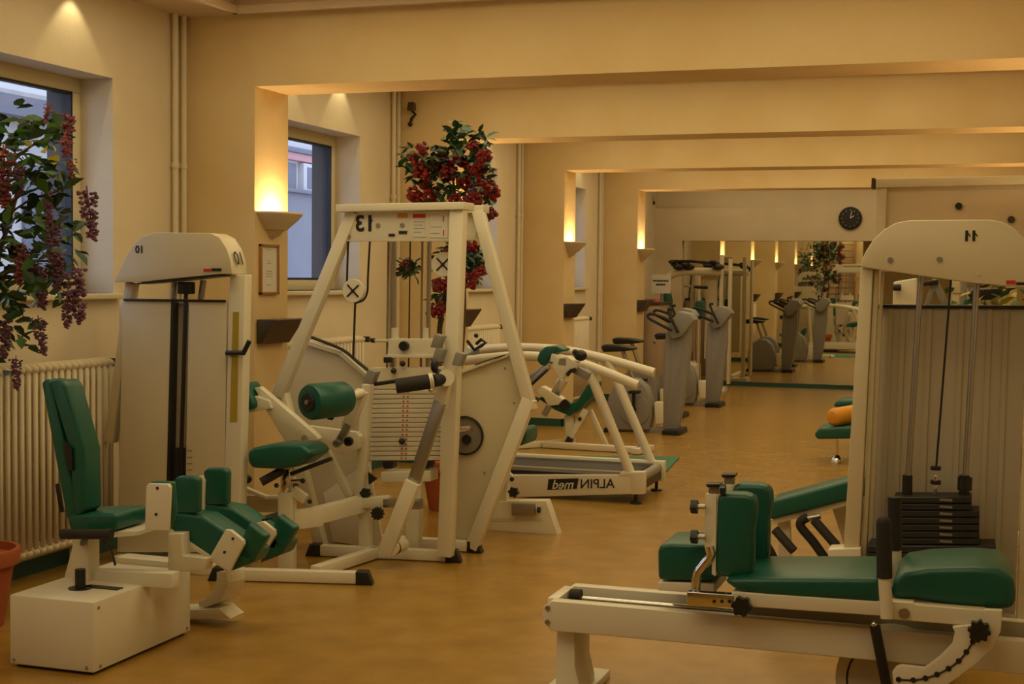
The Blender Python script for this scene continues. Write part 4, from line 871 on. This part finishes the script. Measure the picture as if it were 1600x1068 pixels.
t.prism('right_upright', 'panel', P([(1606, 446), (1624, 450), (1608, 990), (1588, 990)], Yt+.02), (0, .09, 0), .004)
for xa, xb in ((1439, 1417), (1527, 1506)):
    t.tube('guide_rod', 'steel', [A(xa, 428, Yt), A(xb, 780, Yt)], .0125, 12); t.tube('rod_bushing', 'black', [A(xb+1, 742, Yt), A(xb, 785, Yt)], .021, 12)
t.tube('rod_collar', 'black', [A(1508, 745, Yt), A(1507, 765, Yt)], .030, 12)
t.tube('cable', 'black', [A(1486, 436, Yt), A(1463, 728, Yt)], .0045, 6); t.bar('cable_clamp', 'chrome', A(1463, 742, Yt), A(1461, 772, Yt), .014, .014)
for y in (731, 753): t.lathe('clamp_nut', 'black', A(1462, y, Yt), (0, 0, 1), [(-.008, .022), (.008, .022)], 10)
for i in range(7):
    y0 = 776+i*10.8; w0 = 1396 if i < 2 else 1390; w1 = 1518 if i < 2 else 1530
    p_ = t.prism('weight_plate', 'iron', P([(w0, y0), (w1, y0+.4), (w1, y0+9.9), (w0, y0+9.5)], Yt-.08), (0, .15, 0), .003, seg=1)
    bm = NB(); add_box(bm, A(1468, y0+6, Yt-.083), A(1488, y0+3.5, Yt-.081)); keep(finish(bm, 'plate_number', 'copper', None, False), p_)
for i in range(6):
    y0 = 852+i*12
    t.prism('wide_weight_plate', 'iron', P([(1355, y0), (1556, y0+1), (1556, y0+12), (1355, y0+11)], Yt-.10), (0, .18, 0), .003, seg=1)
t.box('tower_base', 'panel', (A(1300, 950, Yt).x, Yt-.12, 0), (A(1605, 950, Yt).x, Yt+.2, .06), .004)
t.box('tower_tie', 'panel', (A(1450, 950, Yt).x, Yfa-.02, .0), (A(1490, 950, Yt).x, Yt-.1, .05), .004)

# ------------------------------------------------------------------ tall frame behind 11
Yq = 8.4
t = Thing('cable_crossover', (3.9, Yq, 0), 'tall cream frame with flat header rail and black bolts behind the machine marked 11', 'gym machine')
t.prism('header_rail', 'panel', P([(1368, 279), (1700, 272), (1700, 286), (1368, 293)], Yq-.05), (0, .12, 0), .003)
t.prism('rail_end_cap', 'dwood', P([(1362, 278), (1367, 278), (1366, 294), (1361, 294)], Yq-.06), (0, .14, 0))
t.prism('header_panel', 'wallw', P([(1384, 293), (1700, 287), (1700, 424), (1380, 424)], Yq+.01), (0, .03, 0), .002)
t.prism('left_upright', 'panel', P([(1370, 293), (1386, 293), (1364, 800), (1347, 800)], Yq-.03), (0, .09, 0), .003)
t.box('base_beam', 'panel', (A(1347, 700, Yq).x, Yq-.05, 0), (4.38, Yq+.06, .07), .004); t.bar('left_upright_lower', 'panel', A(1356, 790, Yq+.01), V((A(1350, 800, Yq).x, Yq+.01, .03)), .075, .09, (0, 1, 0)); t.box('right_upright', 'panel', (4.30, Yq-.03, 0), (4.37, Yq+.06, A(1690, 290, Yq).z), .003)
for x, y in ((1498, 322), (1580, 343), (1606, 352)): t.disc('black_bolt', 'black', A(x, y, Yq+.008), (0, -1, 0), .020, .02, 16)

Yg = 9.6
t = Thing('shoulder_machine', (3.8, Yg, 0), 'cream shoulder machine with black wedge pad glimpsed under the hood marked 11', 'gym machine')
t.prism('head_block', 'white', P([(1396, 440), (1432, 434), (1434, 492), (1394, 492)], Yg), (0, .2, 0), .01)
t.bar('mast', 'white', A(1414, 480, Yg+.1), V((A(1405, 700, Yg).x, Yg+.1, 0)), .12, .1, (0, 1, 0)); t.tube('grip', 'rubber', P([(1396, 449), (1408, 449)], Yg-.03), .022, 10)
t.bar('lever', 'grey', A(1461, 436, Yg), A(1446, 486, Yg), .035, .03, (0, 1, 0)); t.bar('lever', 'grey', A(1459, 438, Yg), A(1480, 480, Yg), .045, .03, (0, 1, 0)); t.bar('lever_head', 'black', A(1440, 444, Yg-.02), A(1466, 440, Yg-.02), .03, .03)
t.bar('cross_beam', 'white', A(1400, 490, Yg+.1), A(1560, 496, Yg+.1), .06, .06); t.bar('post', 'copper', A(1506, 430, Yg+.1), V((A(1500, 700, Yg).x, Yg+.1, 0)), .04, .04, (0, 1, 0))
t.prism('wedge_pad', 'black', P([(1512, 460), (1520, 452), (1590, 449), (1548, 468), (1518, 469)], Yg-.1), (0, .25, 0), .006); t.prism('teal_pad', 'green', P([(1506, 467), (1520, 466), (1518, 486), (1504, 486)], Yg), (0, .15, 0), .01)
t.box('base', 'white', (A(1400, 700, Yg).x, Yg-.1, 0), (A(1510, 700, Yg).x, Yg+.3, .06), .004)

# sloped bench with black handles behind the sled
Yk = 6.75
t = Thing('abdominal_bench', (3.2, 6.85, 0), 'sloping green bench with bent black handles behind the leg press cushions', 'bench')
t.prism('cushion', 'green', P([(1203, 783), (1400, 731), (1400, 762), (1203, 812)], Yk), (0, .26, 0), .014)
t.prism('frame_rail', 'white', P([(1203, 812), (1400, 762), (1400, 770), (1203, 820)], Yk+.03), (0, .2, 0))
t.prism('support_plate', 'panel', P([(1300, 793), (1400, 770), (1400, 1000), (1330, 1000), (1325, 870)], Yk+.22), (0, .02, 0))
t.tube('handle', 'rubber', [A(1211, 827, Yk-.04), A(1240, 860, Yk-.08)], .022, 12)
t.tube('handle', 'rubber', curve(P([(1290, 873), (1270, 845), (1251, 822), (1254, 812), (1262, 808)], Yk+.0), 4), .022, 12); t.tube('handle', 'rubber', [A(1272, 812, Yk-.03), A(1307, 852, Yk-.07)], .022, 12)
t.tube('handle_bar', 'steel', [A(1256, 811, Yk), A(1282, 806, Yk)], .014, 10); t.tube('lower_tube', 'rubber', [A(1196, 845, Yk+.1), A(1215, 880, Yk+.1)], .018, 10)
t.bar('leg', 'white', A(1225, 812, Yk+.13), V((A(1225, 880, Yk).x, Yk+.13, .0)), .06, .05, (0, 1, 0)); t.bar('leg', 'white', A(1390, 770, Yk+.13), V((A(1390, 880, Yk).x, Yk+.13, .0)), .06, .05, (0, 1, 0))
t.bar('floor_beam', 'white', V((A(1225, 880, Yk).x, Yk+.13, .03)), V((A(1390, 880, Yk).x, Yk+.13, .03)), .06, .05)

# far bench with an orange roll
Yz = 11.6
t = Thing('therapy_bench', (3.2, 11.8, 0), 'low green therapy bench on a chrome stand at right', 'bench')
t.prism('cushion', 'green', P([(1272, 678), (1280, 668), (1420, 662), (1420, 684), (1276, 686)], Yz), (0, .42, 0), .02)
t.prism('raised_cushion', 'green', P([(1302, 632), (1308, 625), (1420, 622), (1420, 636), (1304, 636)], Yz+.9), (0, .35, 0), .02)
pa = A(1308, 686, Yz+.2); t.tube('stand', 'chrome', [pa, V((pa.x, pa.y, .05))], .012, 10); t.lathe('stand_foot', 'chrome', V((pa.x, pa.y, 0)), (0, 0, 1), [(0, .05), (.02, .045), (.05, .02)], 18)
pb = A(1400, 684, Yz+.2); t.tube('stand', 'chrome', [pb, V((pb.x, pb.y, 0))], .03, 10); pc = A(1400, 636, Yz+1.07); t.tube('stand', 'chrome', [pc, V((pc.x, pc.y, 0))], .03, 10); t.bar('stretcher', 'steel', V((pb.x, pb.y, .1)), V((pc.x, pc.y, .1)), .04, .04)
t = Thing('orange_roll', A(1300, 670, Yz+.1), 'orange half-round cushion resting on the green therapy bench', 'cushion')
a, b = A(1300, 652, Yz+.05), A(1345, 644, Yz+.35)
t.lathe('roll', 'orangec', a+V((0, 0, .0)), b-a, [(0, .05), (.015, .068), (.03, .074), ((b-a).length-.03, .074), ((b-a).length, .06)], 22); t.disc('end_seam', 'orangec', a+(a-b).normalized()*-.004, a-b, .05, .006, 18)

# ------------------------------------------------------------------ stall bars on the cross wall (seen in the mirror)
t = Thing('stall_bars', (.35, 1.7, 0), 'wooden stall bars reflected in the far mirror', 'wall bars')
for x in (0.02, .82): t.box('side_rail', 'wood', (x-.02, 1.65, 0), (x+.02, 1.79, 2.6), .004)
for i in range(15): t.tube('rung', 'wood', [(.04, 1.74, .18+i*.16), (.80, 1.74, .18+i*.16)], .018, 8)
t = Thing('training_rope', (.42, 1.80, 1.0), 'dark elastic cord with a knob hanging on the stall bars in the mirror', 'cord'); t.tube('cord', 'black', [(.42, 1.80, .9), (.42, 1.80, 2.4)], .014, 8); t.ball('cord_knob', 'base', (.42, 1.82, 1.85), .06)

# ------------------------------------------------------------------ plants
def leaf_mesh(name, L, W, m):
    me = bpy.data.meshes.new(name)
    vs = [(0, 0, 0), (L*.3, W*.45, L*.05), (L*.65, W*.36, L*.03), (L, 0, -L*.10), (L*.65, -W*.36, L*.03), (L*.3, -W*.45, L*.05), (L*.3, 0, -.0), (L*.65, 0, -L*.02)]
    me.from_pydata(vs, [], [(0, 6, 1), (1, 6, 7, 2), (2, 7, 3), (0, 5, 6), (5, 4, 7, 6), (4, 3, 7)]); me.materials.append(M[m])
    for p in me.polygons: p.use_smooth = True
    return me
def put(me, name, loc, parent, rnd, scale=1, tilt=None):
    o = bpy.data.objects.new(name, me); COL.objects.link(o); o.parent = parent; o.location = loc; o.scale = (scale,)*3
    o.rotation_euler = tilt or (rnd.uniform(-.8, .8), rnd.uniform(-.7, .9), rnd.uniform(0, 6.28)); return o
def cluster_mesh(name, n, r, h, pr, m, rnd, hang=True):
    bm = NB()
    for i in range(n):
        f = i/n; a = rnd.uniform(0, 6.28); rr = r*(1-.6*f)*math.sqrt(rnd.random()) if hang else r*math.sqrt(rnd.random())
        p = V((rr*math.cos(a), rr*math.sin(a), -h*f+rnd.uniform(-.01, .01) if hang else rnd.uniform(-h/2, h/2)))
        bmesh.ops.create_icosphere(bm, subdivisions=1, radius=pr*rnd.uniform(.75, 1.2), matrix=Matrix.Translation(p) @ Matrix.Diagonal((1, 1, .7, 1)))
    if hang: add_tube(bm, [(0, 0, .02), (0, 0, -h)], .003, 4)
    me = bpy.data.meshes.new(name); bm.to_mesh(me); bm.free(); me.materials.append(M[m]); return me
def pot(t, c, r, h, m='pot'):
    t.lathe('pot', m, c, (0, 0, 1), [(0, r*.68), (h*.78, r*.93), (h*.80, r*1.06), (h*.97, r*1.10), (h, r*1.08), (h, r*.98), (h*.9, r*.95)], 28); t.disc('soil', 'soil', V(c)+V((0, 0, h*.85)), (0, 0, 1), r*.93, .01, 24)
rnd = random.Random(11)
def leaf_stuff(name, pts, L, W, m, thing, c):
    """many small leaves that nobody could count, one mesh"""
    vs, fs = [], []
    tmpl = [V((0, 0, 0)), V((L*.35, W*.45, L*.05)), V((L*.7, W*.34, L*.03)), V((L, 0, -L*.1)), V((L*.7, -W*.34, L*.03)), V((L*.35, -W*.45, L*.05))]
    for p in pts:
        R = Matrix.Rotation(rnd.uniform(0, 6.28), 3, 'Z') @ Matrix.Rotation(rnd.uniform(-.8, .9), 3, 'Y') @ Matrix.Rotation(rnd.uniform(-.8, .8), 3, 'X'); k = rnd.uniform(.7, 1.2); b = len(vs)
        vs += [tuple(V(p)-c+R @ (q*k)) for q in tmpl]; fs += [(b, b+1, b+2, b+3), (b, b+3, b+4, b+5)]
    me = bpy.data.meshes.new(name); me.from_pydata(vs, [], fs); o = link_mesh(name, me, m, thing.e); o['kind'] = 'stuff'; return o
# wisteria at left
c = V((-.02, 4.83, 0)); t = Thing('wisteria', c, 'potted wisteria with hanging lilac flowers in front of the near window', 'plant')
pot(t, c, .17, .33)
for k in range(3): t.tube('trunk', 'stem', curve([c+V((.03*k-.03, .02*k, .28)), c+V((-.10+.02*k, .05, .8)), c+V((-.14+.04*(k-1), .16+.06*(k-1), 1.35)), c+V((-.12+.10*(k-1), .25+.1*(k-1), 1.9))], 4), [.016-.0006*i for i in range(13)], 8)
lm = [leaf_mesh('leaf', .10, .062, 'leaf'), leaf_mesh('leaf', .09, .052, 'leafd'), leaf_mesh('leaf', .085, .052, 'leafy')]
def wist_pt():
    while True:
        px, py = rnd.uniform(-90, 135), rnd.uniform(165, 585)
        lim = 104 if py < 330 else (122 if py < 400 else (100 if py < 470 else (55 if py < 540 else 22)))
        top = 165 if px > 30 else 195
        if px < lim and py > top + max(0, (px-75))*1.3 and rnd.random() < (1 if py < 470 else .5): break
    p = A(px, py, rnd.uniform(4.75, 5.5))
    if p.x < WL+.14: p = A(px, py, 4.85); p.x = max(p.x, WL+.14)
    return p, py
for i in range(290):
    p, py = wist_pt(); m_ = lm[2] if (rnd.random() < .14 and py < 330) else lm[rnd.choice((0, 0, 1))]
    put(m_, 'leaf', p-c, t.e, rnd, rnd.uniform(.7, 1.15))
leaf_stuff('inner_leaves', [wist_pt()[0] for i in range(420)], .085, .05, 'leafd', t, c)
for i in range(16):
    px, py = rnd.uniform(-60, 100), rnd.uniform(200, 480); p = A(px, py, 5.05); s_ = c+V((-.1, .12, 1.2+.5*(480-py)/300))
    t.tube('twig', 'stem', curve([s_, (s_+p)/2+V((0, 0, .08)), p], 4), .005, 5)
fl = [cluster_mesh('flower_raceme', 95, .042, .20, .0105, 'lilac', rnd), cluster_mesh('flower_raceme', 95, .044, .19, .011, 'pinkf', rnd)]
for px, py, k, s_ in ((103, 180, 1, .85), (75, 163, 1, .4), (136, 298, 0, 1.0), (116, 420, 0, 1.1), (60, 498, 0, .75), (25, 560, 0, .65), (82, 345, 0, .9), (5, 235, 1, 1.2), (35, 385, 1, .8), (90, 395, 0, .8), (60, 415, 0, .9), (106, 455, 0, .75), (10, 500, 0, .8), (-30, 380, 0, 1), (30, 260, 0, .6), (-40, 260, 1, 1), (112, 250, 1, .5), (75, 300, 0, .6)):
    p = A(px, py, 4.85); p.x = max(p.x, WL+.12); put(fl[k], 'flower_raceme', p-c, t.e, rnd, s_, (rnd.uniform(-.12, .12), rnd.uniform(-.1, .18), rnd.uniform(0, 6)))
# red flowering tree behind 13
Yv = 8.35
c = V((A(700, 600, Yv).x, Yv, 0)); t = Thing('flowering_tree', c, 'potted tree with dark leaves and red blossoms behind the frame marked 13', 'plant')
pot(t, c, .17, .32); t.tube('trunk', 'stem', curve([c+V((0, 0, .28)), A(686, 540, Yv), A(700, 430, Yv), A(712, 330, Yv), A(705, 260, Yv)], 5), [.024-.0009*i for i in range(21)], 8)
t.tube('trunk', 'stem', curve([c+V((.03, 0, .28)), A(724, 520, Yv+.05), A(722, 420, Yv+.05), A(700, 320, Yv+.05)], 5), .013, 8)
lm = [leaf_mesh('leaf', .085, .05, 'leaf'), leaf_mesh('leaf', .08, .046, 'leafd')]
fm = cluster_mesh('blossom', 34, .050, .07, .019, 'redf', rnd, False)
def blob(n, cx, cy, rx, ry, dY=.26):
    out = []
    for i in range(n):
        while True:
            u, v = rnd.uniform(-1, 1), rnd.uniform(-1, 1)
            if u*u+v*v < 1: break
        out.append(A(cx+rx*u, cy+ry*v, Yv+rnd.uniform(-dY, dY)))
    return out
spec = [(110, 706, 270, 66, 46), (20, 714, 212, 12, 24), (16, 750, 222, 12, 18), (16, 646, 252, 18, 28), (30, 700, 330, 66, 24), (34, 712, 405, 40, 28), (18, 640, 418, 16, 14), (22, 735, 420, 16, 26), (14, 690, 470, 14, 34), (10, 760, 305, 16, 26)]
stf = []
for n, cx, cy, rx, ry in spec:
    for p in blob(n, cx, cy, rx, ry): put(rnd.choice(lm), 'leaf', p-c, t.e, rnd, rnd.uniform(.7, 1.2))
    stf += blob(n*2, cx, cy, rx*.9, ry*.9)
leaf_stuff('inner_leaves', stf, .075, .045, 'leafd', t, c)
for px, py in ((660, 232), (650, 250), (692, 240), (738, 228), (755, 245), (700, 270), (668, 292), (720, 250), (752, 290), (725, 285), (648, 305), (740, 310), (680, 262), (765, 335), (768, 300), (712, 312), (690, 330), (636, 412), (700, 400), (735, 385), (748, 425), (690, 445), (680, 485), (694, 480), (730, 440), (705, 425), (660, 268), (745, 265), (703, 262), (672, 305)):
    put(fm, 'blossom', A(px, py, Yv-.16+rnd.uniform(-.12, .1))-c, t.e, rnd, rnd.uniform(.7, 1.1))
# far potted plant at right, glimpsed under the hood of 11
c = V((4.02, 9.0, 0)); t = Thing('potted_shrub', c, 'yellow-green potted shrub glimpsed at the right edge under the hood marked 11', 'plant'); pot(t, c, .2, .5)
t.tube('trunk', 'stem', [c+V((0, 0, .45)), c+V((0, 0, 1.2))], .02, 8); lm2 = [lm[0], leaf_mesh('leaf', .10, .045, 'leafy')]
for i in range(110): put(rnd.choice(lm2), 'leaf', V((rnd.gauss(0, .15), rnd.gauss(0, .15), rnd.uniform(.95, 1.55))), t.e, rnd, rnd.uniform(.8, 1.3))
